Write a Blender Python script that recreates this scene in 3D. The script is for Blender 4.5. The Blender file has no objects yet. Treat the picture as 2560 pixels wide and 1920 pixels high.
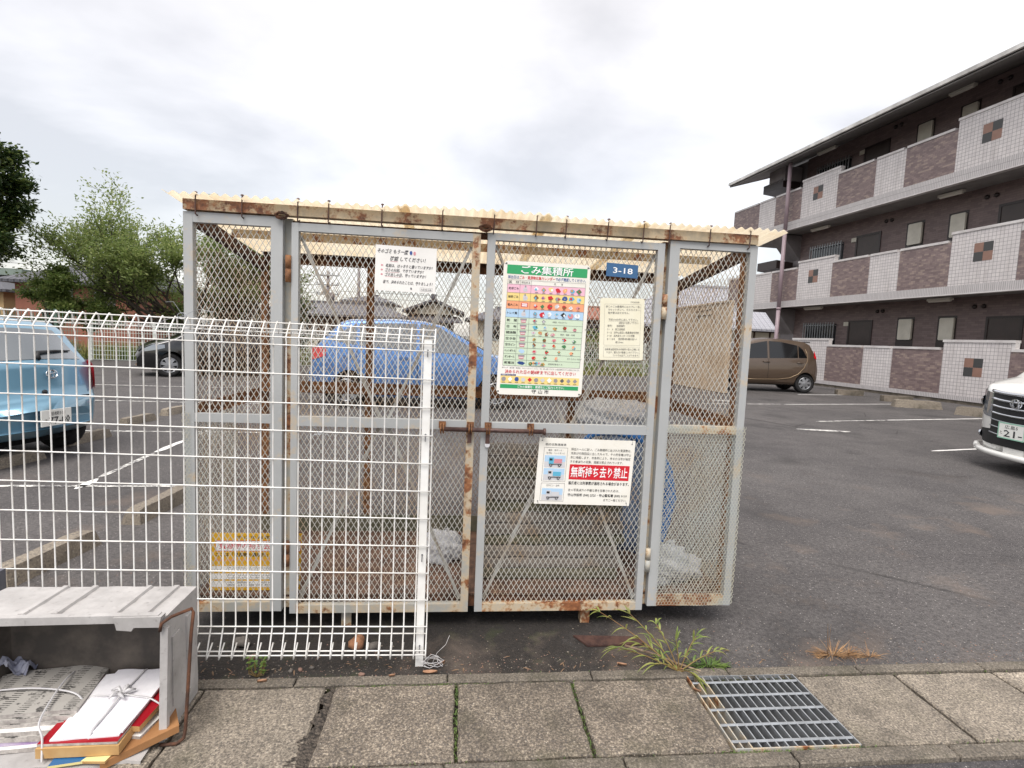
import bpy, math, random
import numpy as np
from mathutils import Vector, Matrix
random.seed(7); rng = np.random.default_rng(7)
scene = bpy.context.scene
COL = scene.collection
rad = math.radians

# ------------------------------------------------------------------ camera
FPX = 1332.0                                   # focal length in pixels of a 2560 px wide frame
YAW, PITCH, ROLL = rad(5.82), rad(4.94), rad(-2.40)
CAM = np.array([0.0, -2.45, 1.40])
_f = np.array([math.sin(YAW)*math.cos(PITCH), math.cos(YAW)*math.cos(PITCH), -math.sin(PITCH)])
_r = np.array([math.cos(YAW), -math.sin(YAW), 0.0])
_d = np.cross(_f, _r)
_r, _d = math.cos(ROLL)*_r + math.sin(ROLL)*_d, -math.sin(ROLL)*_r + math.cos(ROLL)*_d
cam_data = bpy.data.cameras.new("camera")
cam_data.sensor_width = 36.0
cam_data.lens = FPX/2560*36.0
cam_data.clip_start = 0.05; cam_data.clip_end = 6000
cam = bpy.data.objects.new("camera", cam_data)
cam.matrix_world = Matrix(((_r[0], -_d[0], -_f[0], CAM[0]), (_r[1], -_d[1], -_f[1], CAM[1]), (_r[2], -_d[2], -_f[2], CAM[2]), (0, 0, 0, 1)))
COL.objects.link(cam); scene.camera = cam

# ------------------------------------------------------------------ sky, sun, exposure
SUN_EL, SUN_AZ = rad(58), rad(200)             # azimuth clockwise from +Y: behind and left of the camera
scene.view_settings.view_transform = 'Standard'
scene.view_settings.look = 'None'
scene.view_settings.gamma = 1.0
scene.view_settings.exposure = 0.76
world = bpy.data.worlds.new("World"); scene.world = world; world.use_nodes = True
nt = world.node_tree; nt.nodes.clear()
def wn(t, **k):
    n = nt.nodes.new(t)
    for a, b in k.items(): setattr(n, a, b)
    return n
def wmath(op, a, b=None):
    n = wn('ShaderNodeMath', operation=op)
    for i, s in enumerate((a, b)):
        if s is None: continue
        if isinstance(s, (int, float)): n.inputs[i].default_value = s
        else: nt.links.new(s, n.inputs[i])
    return n.outputs[0]
w_out = wn('ShaderNodeOutputWorld')
sky = wn('ShaderNodeTexSky', sky_type='NISHITA', sun_disc=False, sun_elevation=SUN_EL, sun_rotation=SUN_AZ)
sky.air_density = 1.0; sky.dust_density = 2.0
bg1 = wn('ShaderNodeBackground'); bg1.inputs[1].default_value = 0.05
nt.links.new(sky.outputs[0], bg1.inputs[0])
tc = wn('ShaderNodeTexCoord'); sep = wn('ShaderNodeSeparateXYZ'); nt.links.new(tc.outputs['Generated'], sep.inputs[0])
zc = wmath('MAXIMUM', sep.outputs[2], 0.0)
den = wmath('ADD', zc, 0.32)
comb = wn('ShaderNodeCombineXYZ')
nt.links.new(wmath('DIVIDE', sep.outputs[0], den), comb.inputs[0]); nt.links.new(wmath('DIVIDE', sep.outputs[1], den), comb.inputs[1])
nz = wn('ShaderNodeTexNoise'); nz.inputs['Scale'].default_value = 1.15; nz.inputs['Detail'].default_value = 6; nz.inputs['Roughness'].default_value = 0.52; nz.inputs['Distortion'].default_value = 0.25
mp = wn('ShaderNodeMapping'); mp.inputs['Location'].default_value = (3.35, 1.2, 0.0); mp.inputs['Scale'].default_value = (1.0, 1.25, 1)
nt.links.new(comb.outputs[0], mp.inputs[0]); nt.links.new(mp.outputs[0], nz.inputs['Vector'])
ramp = wn('ShaderNodeValToRGB')
ramp.color_ramp.elements[0].position = 0.38; ramp.color_ramp.elements[0].color = (0.645, 0.60, 0.55, 1)
ramp.color_ramp.elements[1].position = 0.63; ramp.color_ramp.elements[1].color = (1.05, 0.985, 0.92, 1)
nt.links.new(nz.outputs[0], ramp.inputs[0])
lift = wmath('ADD', wmath('MULTIPLY', wmath('POWER', zc, 1.6), 1.1), 1.0)   # an overcast sky is brighter overhead than near the horizon
bg2 = wn('ShaderNodeBackground')
nt.links.new(ramp.outputs[0], bg2.inputs[0]); nt.links.new(wmath('MULTIPLY', lift, 0.50), bg2.inputs[1])
addsh = wn('ShaderNodeAddShader')
nt.links.new(bg1.outputs[0], addsh.inputs[0]); nt.links.new(bg2.outputs[0], addsh.inputs[1]); nt.links.new(addsh.outputs[0], w_out.inputs[0])
sd = bpy.data.lights.new("sun", 'SUN'); sd.energy = 1.5; sd.angle = rad(28); sd.color = (1.0, 0.97, 0.92)
sun = bpy.data.objects.new("sun", sd); COL.objects.link(sun)
sdir = Vector((math.sin(SUN_AZ)*math.cos(SUN_EL), math.cos(SUN_AZ)*math.cos(SUN_EL), math.sin(SUN_EL)))
sun.rotation_euler = sdir.to_track_quat('Z', 'Y').to_euler(); sun.location = (0, -5, 12)

# ------------------------------------------------------------------ helpers
def ray(x, y): return _f + (x-1280)/FPX*_r + (y-960)/FPX*_d
def gz(x, y, z=0.0):
    v = ray(x, y); return CAM + v*((z-CAM[2])/v[2])
def gy(x, y, Y=0.0):
    v = ray(x, y); return CAM + v*((Y-CAM[1])/v[1])
def lin(c):
    return tuple((v/255/12.92 if v/255 <= 0.04045 else ((v/255+0.055)/1.055)**2.4) for v in c)
def V(*a): return np.array(a, float)

class MB:
    """collects faces in world (or a thing's local) coordinates and links them as ONE mesh object"""
    def __init__(s): s.v = []; s.f = []; s.m = []; s.cur = 0; s.sm = []; s.smooth = False
    def add(s, vs, fs):
        n = len(s.v); s.v.extend([tuple(map(float, p)) for p in vs])
        for f in fs: s.f.append([i+n for i in f]); s.m.append(s.cur); s.sm.append(s.smooth)
        return s
    def box(s, x0, x1, y0, y1, z0, z1):
        return s.add([(x0,y0,z0),(x1,y0,z0),(x1,y1,z0),(x0,y1,z0),(x0,y0,z1),(x1,y0,z1),(x1,y1,z1),(x0,y1,z1)],
                     [(0,3,2,1),(4,5,6,7),(0,1,5,4),(1,2,6,5),(2,3,7,6),(3,0,4,7)])
    def bar(s, p, q, w, h, up=(0,0,1), cap=True):
        p, q, up = V(*p), V(*q), V(*up); d = q-p; d /= np.linalg.norm(d)
        a = np.cross(d, up); na = np.linalg.norm(a)
        if na < 1e-6: a = np.cross(d, V(1,0,0)); na = np.linalg.norm(a)
        a /= na; b = np.cross(a, d); a *= w/2; b *= h/2
        vs = [p-a-b, p+a-b, p+a+b, p-a+b, q-a-b, q+a-b, q+a+b, q-a+b]
        fs = [(0,1,5,4),(1,2,6,5),(2,3,7,6),(3,0,4,7)]
        if cap: fs += [(3,2,1,0),(4,5,6,7)]
        return s.add(vs, fs)
    def tube(s, pts, r, n=6, cap=True):
        pts = [V(*p) for p in pts]; N = len(pts)
        rs = r if hasattr(r, '__len__') else [r]*N
        vs = []; prev = None
        for i, p in enumerate(pts):
            t = pts[min(i+1, N-1)]-pts[max(i-1, 0)]; t = t/(np.linalg.norm(t)+1e-12)
            if prev is None:
                a = np.cross(t, V(0,0,1))
                if np.linalg.norm(a) < 1e-3: a = np.cross(t, V(1,0,0))
            else: a = prev - t*np.dot(prev, t)
            a = a/(np.linalg.norm(a)+1e-12); prev = a; b = np.cross(t, a)
            for k in range(n):
                th = 2*math.pi*k/n; vs.append(p + rs[i]*(math.cos(th)*a + math.sin(th)*b))
        fs = [(i*n+k, i*n+(k+1)%n, (i+1)*n+(k+1)%n, (i+1)*n+k) for i in range(N-1) for k in range(n)]
        if cap: fs += [tuple(range(n))[::-1], tuple((N-1)*n+k for k in range(n))]
        return s.add(vs, fs)
    def poly(s, pts): return s.add(pts, [tuple(range(len(pts)))])
    def prism(s, pts, d):
        """pts: planar loop; d: extrusion vector"""
        n = len(pts); a = [V(*p) for p in pts]; b = [p+V(*d) for p in a]
        return s.add(a+b, [tuple(range(n))[::-1], tuple(range(n, 2*n))] + [(i, (i+1)%n, n+(i+1)%n, n+i) for i in range(n)])
    def grid(s, P):
        """P: array [i][j] of points"""
        a, b = len(P), len(P[0]); vs = [p for row in P for p in row]
        return s.add(vs, [(i*b+j, i*b+j+1, (i+1)*b+j+1, (i+1)*b+j) for i in range(a-1) for j in range(b-1)])
    def disc(s, c, r, axis, n=16):
        c, ax = V(*c), V(*axis); ax /= np.linalg.norm(ax)
        a = np.cross(ax, V(0,0,1)); 
        if np.linalg.norm(a) < 1e-3: a = V(1,0,0)
        a /= np.linalg.norm(a); b = np.cross(ax, a)
        return s.poly([c + r*(math.cos(2*math.pi*k/n)*a + math.sin(2*math.pi*k/n)*b) for k in range(n)])
    def lathe(s, prof, c, axis, n=24):
        """prof: list of (offset along the axis, radius)"""
        c, ax = V(*c), V(*axis); ax /= np.linalg.norm(ax)
        a = np.cross(ax, V(0,0,1)); 
        if np.linalg.norm(a) < 1e-3: a = V(1,0,0)
        a /= np.linalg.norm(a); b = np.cross(ax, a); vs = []
        for o, r in prof:
            for k in range(n):
                th = 2*math.pi*k/n; vs.append(c + o*ax + r*(math.cos(th)*a + math.sin(th)*b))
        return s.add(vs, [(i*n+k, i*n+(k+1)%n, (i+1)*n+(k+1)%n, (i+1)*n+k) for i in range(len(prof)-1) for k in range(n)])
    def build(s, name, mats, parent=None, smooth=False):
        me = bpy.data.meshes.new(name); off = V(0,0,0)
        if parent is not None and parent.get('_wl'): off = V(*parent['_wl'])
        me.from_pydata([(p[0]-off[0], p[1]-off[1], p[2]-off[2]) for p in s.v], [], s.f)
        if not isinstance(mats, (list, tuple)): mats = [mats]
        for m in mats: me.materials.append(m)
        me.polygons.foreach_set('material_index', s.m)
        me.polygons.foreach_set('use_smooth', [True]*len(s.f) if smooth else s.sm)
        me.update()
        o = bpy.data.objects.new(name, me); COL.objects.link(o)
        if parent is not None:
            o.parent = parent
            if parent.get('_wl'): o['_wl'] = list(parent['_wl'])
        return o
def smooth_path(pts, m=5):
    P = [V(*p) for p in pts]; P = [2*P[0]-P[1]] + P + [2*P[-1]-P[-2]]; out = []
    for i in range(1, len(P)-2):
        a, b, c, d = P[i-1:i+3]
        for k in range(m):
            t = k/m; out.append(.5*((2*b)+(c-a)*t+(2*a-5*b+4*c-d)*t*t+(3*b-a-3*c+d)*t**3))
    return out+[P[-2]]
def tag(o, label=None, cat=None, group=None, kind=None):
    if label: o['label'] = label
    if cat: o['category'] = cat
    if group: o['group'] = group
    if kind: o['kind'] = kind
    return o
def thing(name, label, cat, loc=(0,0,0), rz=0.0, group=None, world=True):
    """an Empty at the thing's base; with world=True its parts are given in world coordinates"""
    o = bpy.data.objects.new(name, None); COL.objects.link(o); o.empty_display_size = 0.2
    o.location = loc; o.rotation_euler = (0, 0, rz)
    if world and rz == 0: o['_wl'] = [float(c) for c in loc]
    return tag(o, label, cat, group)
def single(mb, name, mats, label, cat, loc, group=None, smooth=False):
    """a thing that is one mesh: its origin is put at loc"""
    o = MB.build(mb, name, mats, None, smooth)
    for v in o.data.vertices: v.co -= Vector(loc)
    o.location = loc
    return tag(o, label, cat, group)
def children(o): return [c for c in bpy.data.objects if c.parent == o]
def copy_tree(o, parent=None, kids=None):
    c = o.copy(); COL.objects.link(c)
    if parent is not None: c.parent = parent
    for ch in children(o): copy_tree(ch, c)
    return c

_dg = None
_tcache = {}
def text_geo(body, res=1, bold=0.0):
    """(verts, faces) of a text set in the built-in font; 1 em = 1, the baseline on y = 0"""
    key = (body, res, bold)
    if key in _tcache: return _tcache[key]
    c = bpy.data.curves.new('txt', 'FONT'); c.body = body; c.resolution_u = res; c.offset = bold
    o = bpy.data.objects.new('txt', c); COL.objects.link(o)
    dg = bpy.context.evaluated_depsgraph_get(); dg.update()
    me = bpy.data.meshes.new_from_object(o.evaluated_get(dg))
    vs = np.array([v.co[:] for v in me.vertices]); fs = [tuple(p.vertices) for p in me.polygons]
    bpy.data.objects.remove(o); bpy.data.curves.remove(c); bpy.data.meshes.remove(me)
    _tcache[key] = (vs, fs); return vs, fs
class Sheet:
    """a flat sign face: u to the right, w downwards in metres from the top left corner, along axes in space"""
    def __init__(s, o, ax, ay, n): s.o, s.ax, s.ay, s.n = V(*o), V(*ax), V(*ay), V(*n)
    def p(s, u, w, k=0): return s.o + s.ax*u + s.ay*w + s.n*(0.0006*k)
    def rect(s, mb, u0, u1, w0, w1, k=1): mb.poly([s.p(u0,w1,k), s.p(u1,w1,k), s.p(u1,w0,k), s.p(u0,w0,k)])
    def frame(s, mb, u0, u1, w0, w1, t, k=1):
        s.rect(mb, u0, u1, w0, w0+t, k); s.rect(mb, u0, u1, w1-t, w1, k); s.rect(mb, u0, u0+t, w0+t, w1-t, k); s.rect(mb, u1-t, u1, w0+t, w1-t, k)
    def blob(s, mb, u, w, a, b, n=7, k=2, jit=0.25):
        pts = []
        for i in range(n):
            th = 2*math.pi*i/n; q = 1+random.uniform(-jit, jit); pts.append(s.p(u+a*q*math.cos(th), w-b*q*math.sin(th), k))
        mb.poly(pts)
    def text(s, mb, body, u, w, size, width=None, align='l', k=2, bold=0.0, shear=0.0, res=1):
        """w is the middle of the line; width stretches the line to that length"""
        vs, fs = text_geo(body, res, bold)
        if len(vs) == 0: return
        x0, x1 = vs[:,0].min(), vs[:,0].max(); sx = size if width is None else width/(x1-x0)
        tot = (x1-x0)*sx; ofs = {'l': 0, 'c': -tot/2, 'r': -tot}[align]
        mb.add([s.p(u+ofs+(v[0]-x0)*sx+shear*(v[1]-0.36)*size, w-(v[1]-0.36)*size, k) for v in vs], fs)

# ------------------------------------------------------------------ materials
def mat(name, base, rough=0.6, metal=0.0, var=None, vscale=6.0, bump=0.0, bscale=60.0, coat=0.0, spec=0.5, detail=5.0, lo=0.35, hi=0.65, coords='Object', trans=0.0):
    """Principled with a noise-driven second colour and a noise bump; base and var are sRGB 0..255"""
    m = bpy.data.materials.new(name); m.use_nodes = True; t = m.node_tree; b = t.nodes['Principled BSDF']
    b.inputs['Base Color'].default_value = (*lin(base), 1); b.inputs['Roughness'].default_value = rough; b.inputs['Metallic'].default_value = metal
    b.inputs['Coat Weight'].default_value = coat; b.inputs['Specular IOR Level'].default_value = spec; b.inputs['Coat Roughness'].default_value = 0.05
    if var or bump:
        tc = t.nodes.new('ShaderNodeTexCoord')
    if var:
        n = t.nodes.new('ShaderNodeTexNoise'); n.inputs['Scale'].default_value = vscale; n.inputs['Detail'].default_value = detail; n.inputs['Roughness'].default_value = 0.6
        t.links.new(tc.outputs[coords], n.inputs['Vector'])
        r = t.nodes.new('ShaderNodeValToRGB'); r.color_ramp.elements[0].position = lo; r.color_ramp.elements[1].position = hi
        r.color_ramp.elements[0].color = (*lin(base), 1); r.color_ramp.elements[1].color = (*lin(var), 1)
        t.links.new(n.outputs[0], r.inputs[0]); t.links.new(r.outputs[0], b.inputs['Base Color'])
    if bump:
        n2 = t.nodes.new('ShaderNodeTexNoise'); n2.inputs['Scale'].default_value = bscale; n2.inputs['Detail'].default_value = 4
        t.links.new(tc.outputs[coords], n2.inputs['Vector'])
        bp = t.nodes.new('ShaderNodeBump'); bp.inputs['Strength'].default_value = bump; bp.inputs['Distance'].default_value = 0.01
        t.links.new(n2.outputs[0], bp.inputs['Height']); t.links.new(bp.outputs[0], b.inputs['Normal'])
    return m
class NT:
    """tiny node-tree writer"""
    def __init__(s, name):
        s.m = bpy.data.materials.new(name); s.m.use_nodes = True; s.t = s.m.node_tree; s.b = s.t.nodes['Principled BSDF']; s.tc = s.t.nodes.new('ShaderNodeTexCoord')
    def n(s, t, ins=None, **k):
        nd = s.t.nodes.new(t)
        for a, b in k.items(): setattr(nd, a, b)
        for a, b in (ins or {}).items(): s.set(nd.inputs[a], b)
        return nd
    def set(s, inp, v):
        if isinstance(v, bpy.types.NodeSocket): s.t.links.new(v, inp)
        else: inp.default_value = v
    def math(s, op, a, b=0.0, c=None):
        nd = s.t.nodes.new('ShaderNodeMath'); nd.operation = op; s.set(nd.inputs[0], a); s.set(nd.inputs[1], b)
        if c is not None: s.set(nd.inputs[2], c)
        return nd.outputs[0]
    def noise(s, scale, detail=5, rough=0.6, vec=None, dist=0.0):
        nd = s.n('ShaderNodeTexNoise', {'Scale': scale, 'Detail': detail, 'Roughness': rough, 'Distortion': dist}); s.t.links.new(vec or s.tc.outputs['Object'], nd.inputs['Vector']); return nd.outputs[0]
    def voro(s, scale, vec=None, out='Distance', feature='F1'):
        nd = s.n('ShaderNodeTexVoronoi', {'Scale': scale}, feature=feature); s.t.links.new(vec or s.tc.outputs['Object'], nd.inputs['Vector']); return nd.outputs[out]
    def ramp(s, fac, *stops):
        nd = s.t.nodes.new('ShaderNodeValToRGB'); cr = nd.color_ramp
        while len(cr.elements) < len(stops): cr.elements.new(0.5)
        for e, (p, c) in zip(cr.elements, stops): e.position = p; e.color = (*lin(c), 1) if hasattr(c, '__len__') else (c, c, c, 1)
        s.t.links.new(fac, nd.inputs[0]); return nd.outputs[0]
    def mix(s, fac, a, b):
        nd = s.n('ShaderNodeMix', data_type='RGBA'); s.set(nd.inputs[0], fac)
        for i, c in ((6, a), (7, b)): s.set(nd.inputs[i], (*lin(c), 1) if not isinstance(c, bpy.types.NodeSocket) else c)
        return nd.outputs[2]
    def bump(s, h, strength=0.5, dist=0.01, nrm=None):
        nd = s.n('ShaderNodeBump', {'Strength': strength, 'Distance': dist, 'Height': h}); s.t.links.new(nd.outputs[0], s.b.inputs['Normal'])
    def xyz(s):
        nd = s.n('ShaderNodeSeparateXYZ'); s.t.links.new(s.tc.outputs['Object'], nd.inputs[0]); return nd.outputs
    def vec(s, x, y, z=0.0):
        nd = s.n('ShaderNodeCombineXYZ'); s.set(nd.inputs[0], x); s.set(nd.inputs[1], y); s.set(nd.inputs[2], z); return nd.outputs[0]
    def done(s, color=None, rough=None, metal=None):
        if color is not None: s.set(s.b.inputs['Base Color'], color if isinstance(color, bpy.types.NodeSocket) else (*lin(color), 1))
        if rough is not None: s.set(s.b.inputs['Roughness'], rough)
        if metal is not None: s.set(s.b.inputs['Metallic'], metal)
        return s.m

def m_paint_rust(name, paint, amount, rough=0.55):
    """old painted steel: paint with rust breaking through; amount 0..1"""
    n = NT(name); a = n.noise(9.0, 8, 0.65); b = n.noise(55.0, 4, 0.6); big = n.noise(2.6, 3)
    mask = n.math('ADD', n.math('MULTIPLY', a, 0.75), n.math('MULTIPLY', b, 0.25)); mask = n.math('ADD', mask, n.math('MULTIPLY', n.math('SUBTRACT', big, 0.5), 0.5))
    th = 0.80 - 0.45*amount
    rustf = n.ramp(mask, (max(th-0.05, 0.0), 0.0), (th+0.02, 1.0))
    halo = n.ramp(mask, (max(th-0.17, 0.0), 0.0), (th, 1.0))
    rust = n.ramp(n.noise(40.0, 5), (0.3, (80, 50, 36)), (0.55, (140, 90, 58)), (0.75, (182, 134, 92)))
    pc = n.mix(n.noise(4.0, 4), paint, tuple(int(c*0.90) for c in paint))
    c1 = n.mix(halo, pc, (198, 176, 142))
    n.bump(mask, 0.25, 0.004)
    return n.done(n.mix(rustf, c1, rust), rough)
M = {}
M['frame'] = m_paint_rust('blue_grey_steel', (178, 180, 180), 0.17)
M['frame_rusty'] = m_paint_rust('rusty_grey_steel', (172, 172, 166), 0.52)
M['beam'] = m_paint_rust('rusty_beam_steel', (174, 160, 136), 0.58)
M['rust'] = mat('rust_steel', (86, 56, 40), 0.85, var=(150, 104, 66), vscale=22, bump=0.3, bscale=90)
M['rust_dark'] = mat('dark_rust_steel', (56, 40, 33), 0.85, var=(104, 66, 44), vscale=18, bump=0.3, bscale=80)
M['bolt'] = mat('brown_steel', (72, 54, 52), 0.5, metal=0.3, var=(104, 78, 70), vscale=30)
M['mesh_front'] = mat('grey_mesh_steel', (184, 183, 176), 0.6, var=(164, 142, 114), vscale=5, lo=0.52, hi=0.66)
M['mesh_back'] = mat('rusty_mesh_steel', (178, 154, 128), 0.75, var=(122, 90, 68), vscale=5, lo=0.35, hi=0.6)
M['hex'] = mat('galvanised_wire', (194, 200, 192), 0.5, metal=0.1, var=(190, 184, 164), vscale=6)
M['brace'] = mat('pale_steel_strip', (172, 172, 168), 0.5, var=(140, 130, 118), vscale=8)
M['white_wire'] = mat('white_coated_wire', (232, 231, 228), 0.4, var=(196, 191, 182), vscale=9, lo=.45, hi=.75, spec=0.6)
M['sign_white'] = mat('white_sign_plate', (240, 238, 232), 0.35, var=(232, 228, 216), vscale=4)
M['paper'] = mat('white_paper', (238, 236, 232), 0.6, var=(228, 226, 222), vscale=5)
M['paper_cream'] = mat('cream_paper', (238, 234, 214), 0.6, var=(228, 222, 196), vscale=4)
for k, c in dict(ink=(38,38,42), ink_grey=(96,96,100), red=(206,34,48), green=(46,158,98), blue_ink=(54,84,150), navy=(46,56,110), plate_blue=(56,98,140), pink=(236,186,204), yellow=(238,212,136), orange=(240,164,122), sky=(178,208,234), mint=(206,222,196), tan=(196,150,90), brown=(140,92,56), grey=(150,146,150), lgrey=(204,204,208), dgreen=(74,130,84), cyan=(96,176,206), sign_yellow=(226,176,44), dkblue=(40,70,130), rose=(212,142,150), white=(246,246,246), sand=(214,200,180), faded_ink=(84,83,86)).items():
    M[k] = mat('print_'+{'ink':'black','lgrey':'pale_grey','dgreen':'dark_green','dkblue':'deep_blue'}.get(k, k), c, 0.45)
# ------------------------------------------------------------------ signs and notices hanging on the cage
def board(name, label, cat, TL, TR, BL, y, m, th=0.004, corner=0.0):
    """flat plate facing the street; corners in (x, z)"""
    TL, TR, BL = V(*TL), V(*TR), V(*BL); ax = TR-TL; w = np.linalg.norm(ax); ax /= w; ay = BL-TL; h = np.linalg.norm(ay); ay /= h
    A = (ax[0], 0, ax[1]); B = (ay[0], 0, ay[1])
    s = Sheet((TL[0], y, TL[1]), A, B, (0, -1, 0)); root = thing(name, label, cat, (TL[0]+ax[0]*w/2, y, BL[1]))
    mb = MB(); c = corner
    loop = [(0,0), (w,0), (w,h), (0,h)] if not c else [(c,0), (w-c,0), (w-c*.3,c*.3), (w,c), (w,h-c), (w-c*.3,h-c*.3), (w-c,h), (c,h), (c*.3,h-c*.3), (0,h-c), (0,c), (c*.3,c*.3)]
    mb.prism([s.p(u, q) for u, q in loop], (0, th, 0)); mb.build('board', m, root)
    return root, s, w, h
def ink(root, mb, name, m): 
    if mb.f: mb.build(name, m, root)

# 1. the large collection-rules sign
root, S, w, h = board('rules_sign', 'white and green sorting-rules sign with a coloured table on the right door', 'sign', (0.191, 1.750), (0.594, 1.748), (0.178, 1.137), 0.006, M['sign_white'], corner=0.018)
L = {k: MB() for k in ('green','white','blue_ink','red','ink','ink_grey','pink','yellow','orange','sky','mint','navy','sand')}
U = lambda a: a*w
W = lambda a: a*h
S.rect(L['green'], U(.04), U(.965), W(.028), W(.095)); S.text(L['white'], 'ごみ集積所', U(.20), W(.061), 0.040, U(.60), k=3, bold=.012)
S.text(L['blue_ink'], '排出日は', U(.055), W(.118), 0.0165, U(.125), bold=.012); S.text(L['red'], 'ごみ・資源物収集カレンダー', U(.185), W(.118), 0.0165, U(.41), bold=.012); S.text(L['blue_ink'], 'で必ず確認してください。', U(.60), W(.118), 0.0165, U(.355), bold=.012)
rows = [('区　分', None, .138, .170), ('焼却ごみ', 'pink', .170, .232), ('破砕ごみ', 'yellow', .232, .293), ('粗大ごみ', 'orange', .293, .352), ('トレイ類', 'sky', .352, .415)]
y = .415
for nm in ('新　聞', '古　布', '雑誌類', '空き缶', '空きビン', 'ペットボトル', 'ダンボール', '乾電池'): rows.append((nm, 'mint', y, y+.0455)); y += .0455
ye = y
icon_cols = {'pink': ('dgreen','white','tan','yellow','red','orange','cyan'), 'yellow': ('cyan','sky','brown','rose','red','grey','blue_ink'), 'orange': ('brown','white','rose','red','dgreen','red','lgrey'), 'sky': ('ink','rose','white','cyan','grey','red','white','lgrey'), 'mint': ('tan','brown','rose','red','dgreen','orange','cyan','lgrey')}
I = {}
def IM(c): return I.setdefault(c, MB())
for r, (nm, c, a, b) in enumerate(rows):
    if c: S.rect(L[c], U(.055), U(.955), W(a), W(b), 1)
    S.rect(L['ink_grey'], U(.055), U(.955), W(a)-.0005, W(a)+.0005, 3)
    S.text(L['ink'], nm, U(.128), W((a+b)/2), 0.0125, U(.115) if r not in (10,) else U(.13), 'c', 3, bold=.012)
    if r == 0:
        S.text(L['ink'], '排出方法', U(.262), W((a+b)/2), 0.011, U(.10), 'c', 3); S.text(L['ink'], '内　　　容', U(.64), W((a+b)/2), 0.011, U(.10), 'c', 3); continue
    hh = (b-a)*h
    if r in (1, 2, 4): S.blob(IM('lgrey'), U(.262), W((a+b)/2)+.002, .011, hh*.36, 8, 2); S.blob(IM('grey'), U(.262), W((a+b)/2)-hh*.3, .004, hh*.14, 6, 3); S.text(IM('rose'), 'ごみ', U(.262), W((a+b)/2)+.003, .006, .012, 'c', 4)
    elif r == 3: S.rect(IM('red'), U(.225), U(.30), W(a)+hh*.2, W(a)+hh*.72, 2); S.rect(IM('white'), U(.232), U(.293), W(a)+hh*.28, W(a)+hh*.42, 3); S.rect(IM('white'), U(.232), U(.293), W(a)+hh*.5, W(a)+hh*.64, 3)
    elif r == 12: S.blob(IM('dkblue'), U(.262), W((a+b)/2), .017, hh*.32, 6, 2)
    elif r == 10: S.blob(IM('sky'), U(.262), W((a+b)/2), .012, hh*.4, 8, 2)
    else: S.rect(IM('grey'), U(.225), U(.30), W(a)+hh*.14, W(a)+hh*.45, 2); S.rect(IM('rose'), U(.235), U(.29), W(a)+hh*.42, W(a)+hh*.82, 3); S.rect(IM('white'), U(.24), U(.285), W(a)+hh*.55, W(a)+hh*.64, 4)
    n_ic = {1: 7, 2: 7, 3: 7, 4: 7, 5: 2, 6: 5, 7: 4, 8: 5, 9: 5, 10: 4, 11: 3, 12: 5}[r]
    span = {5: .2, 7: .3, 11: .4, 12: .18}.get(r, .58)
    for q in range(n_ic):
        cols = icon_cols[c]; cc = cols[(q+r) % len(cols)] if r != 5 else 'grey'
        uu = U(.36+span*(q+.35)/n_ic); rr = .012 if r < 5 else .0095
        S.blob(IM(cc), uu, W((a+b)/2)+random.uniform(-.003, .003), rr*random.uniform(.8, 1.2), hh*.30, random.choice((4, 5, 6, 7)), 2)
        S.blob(IM(random.choice(cols)), uu+random.uniform(-.004, .007), W((a+b)/2)+random.uniform(-.003, .004), rr*.5, hh*.17, random.choice((3, 4, 5)), 3)
        S.rect(L['ink_grey'], uu-.006, uu+.008, W(a)+hh*.84, W(a)+hh*.90, 4)
    if r in (5, 6, 7, 11, 12):
        S.text(L['ink_grey'], {5: '新聞紙・折込みチラシ', 6: '衣類・毛布', 7: '雑誌・書籍・紙箱', 11: '折りたたんで出す', 12: '筒型乾電池のみ'}[r], U(.36+span+.04), W((a+b)/2), .008, U(.17), 'l', 3)
for u in (.055, .198, .325, .954): S.rect(L['ink_grey'], U(u)-.0005, U(u)+.0005, W(.138), W(ye), 3)
S.rect(L['ink_grey'], U(.055), U(.955), W(ye)-.0005, W(ye)+.0005, 3)
S.text(L['ink_grey'], '紙パック・蛍光管・廃食油・カセットボンベ・スプレー缶・使い捨てライターは指定場所のみでの回収となります。', U(.05), W(ye+.016), .0075, U(.91), 'l', 2)
S.text(L['red'], '決められた日の朝8時までに出してください', U(.085), W(ye+.045), .019, U(.83), 'l', 2, bold=.012)
S.rect(L['navy'], U(.04), U(.215), W(ye+.064), W(ye+.077), 1); S.text(L['white'], '収集できないもの', U(.05), W(ye+.0705), .0075, U(.155), 'l', 3)
S.rect(L['yellow'], U(.04), U(.96), W(ye+.077), W(ye+.134), 1)
for q in range(12):
    cc = ('grey','white','blue_ink','lgrey','red','grey','lgrey','white','grey','ink_grey','grey','grey')[q]; uu = U(.075+.076*q)
    S.blob(IM(cc), uu, W(ye+.102), .011, .011, (10, 4, 6, 5, 4, 6, 4, 4, 5, 4, 4, 4)[q], 2, .12); S.rect(L['ink'], uu-.008, uu+.008, W(ye+.125), W(ye+.128), 3)
S.rect(L['green'], U(.04), U(.955), W(ye+.142), W(ye+.172), 1); S.text(L['white'], 'ごみの減量化・資源化にご協力ください。', U(.24), W(ye+.157), .013, U(.55), 'l', 3, bold=.012)
S.text(L['ink'], '守 山 市', U(.41), W(ye+.191), .020, U(.20), 'l', 2, bold=.01)
for k, mb in L.items(): ink(root, mb, 'lettering' if k in ('white','blue_ink','red','ink','ink_grey') else 'colour_field', M[k])
for k, mb in I.items(): ink(root, mb, 'picture', M[k])
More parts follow.
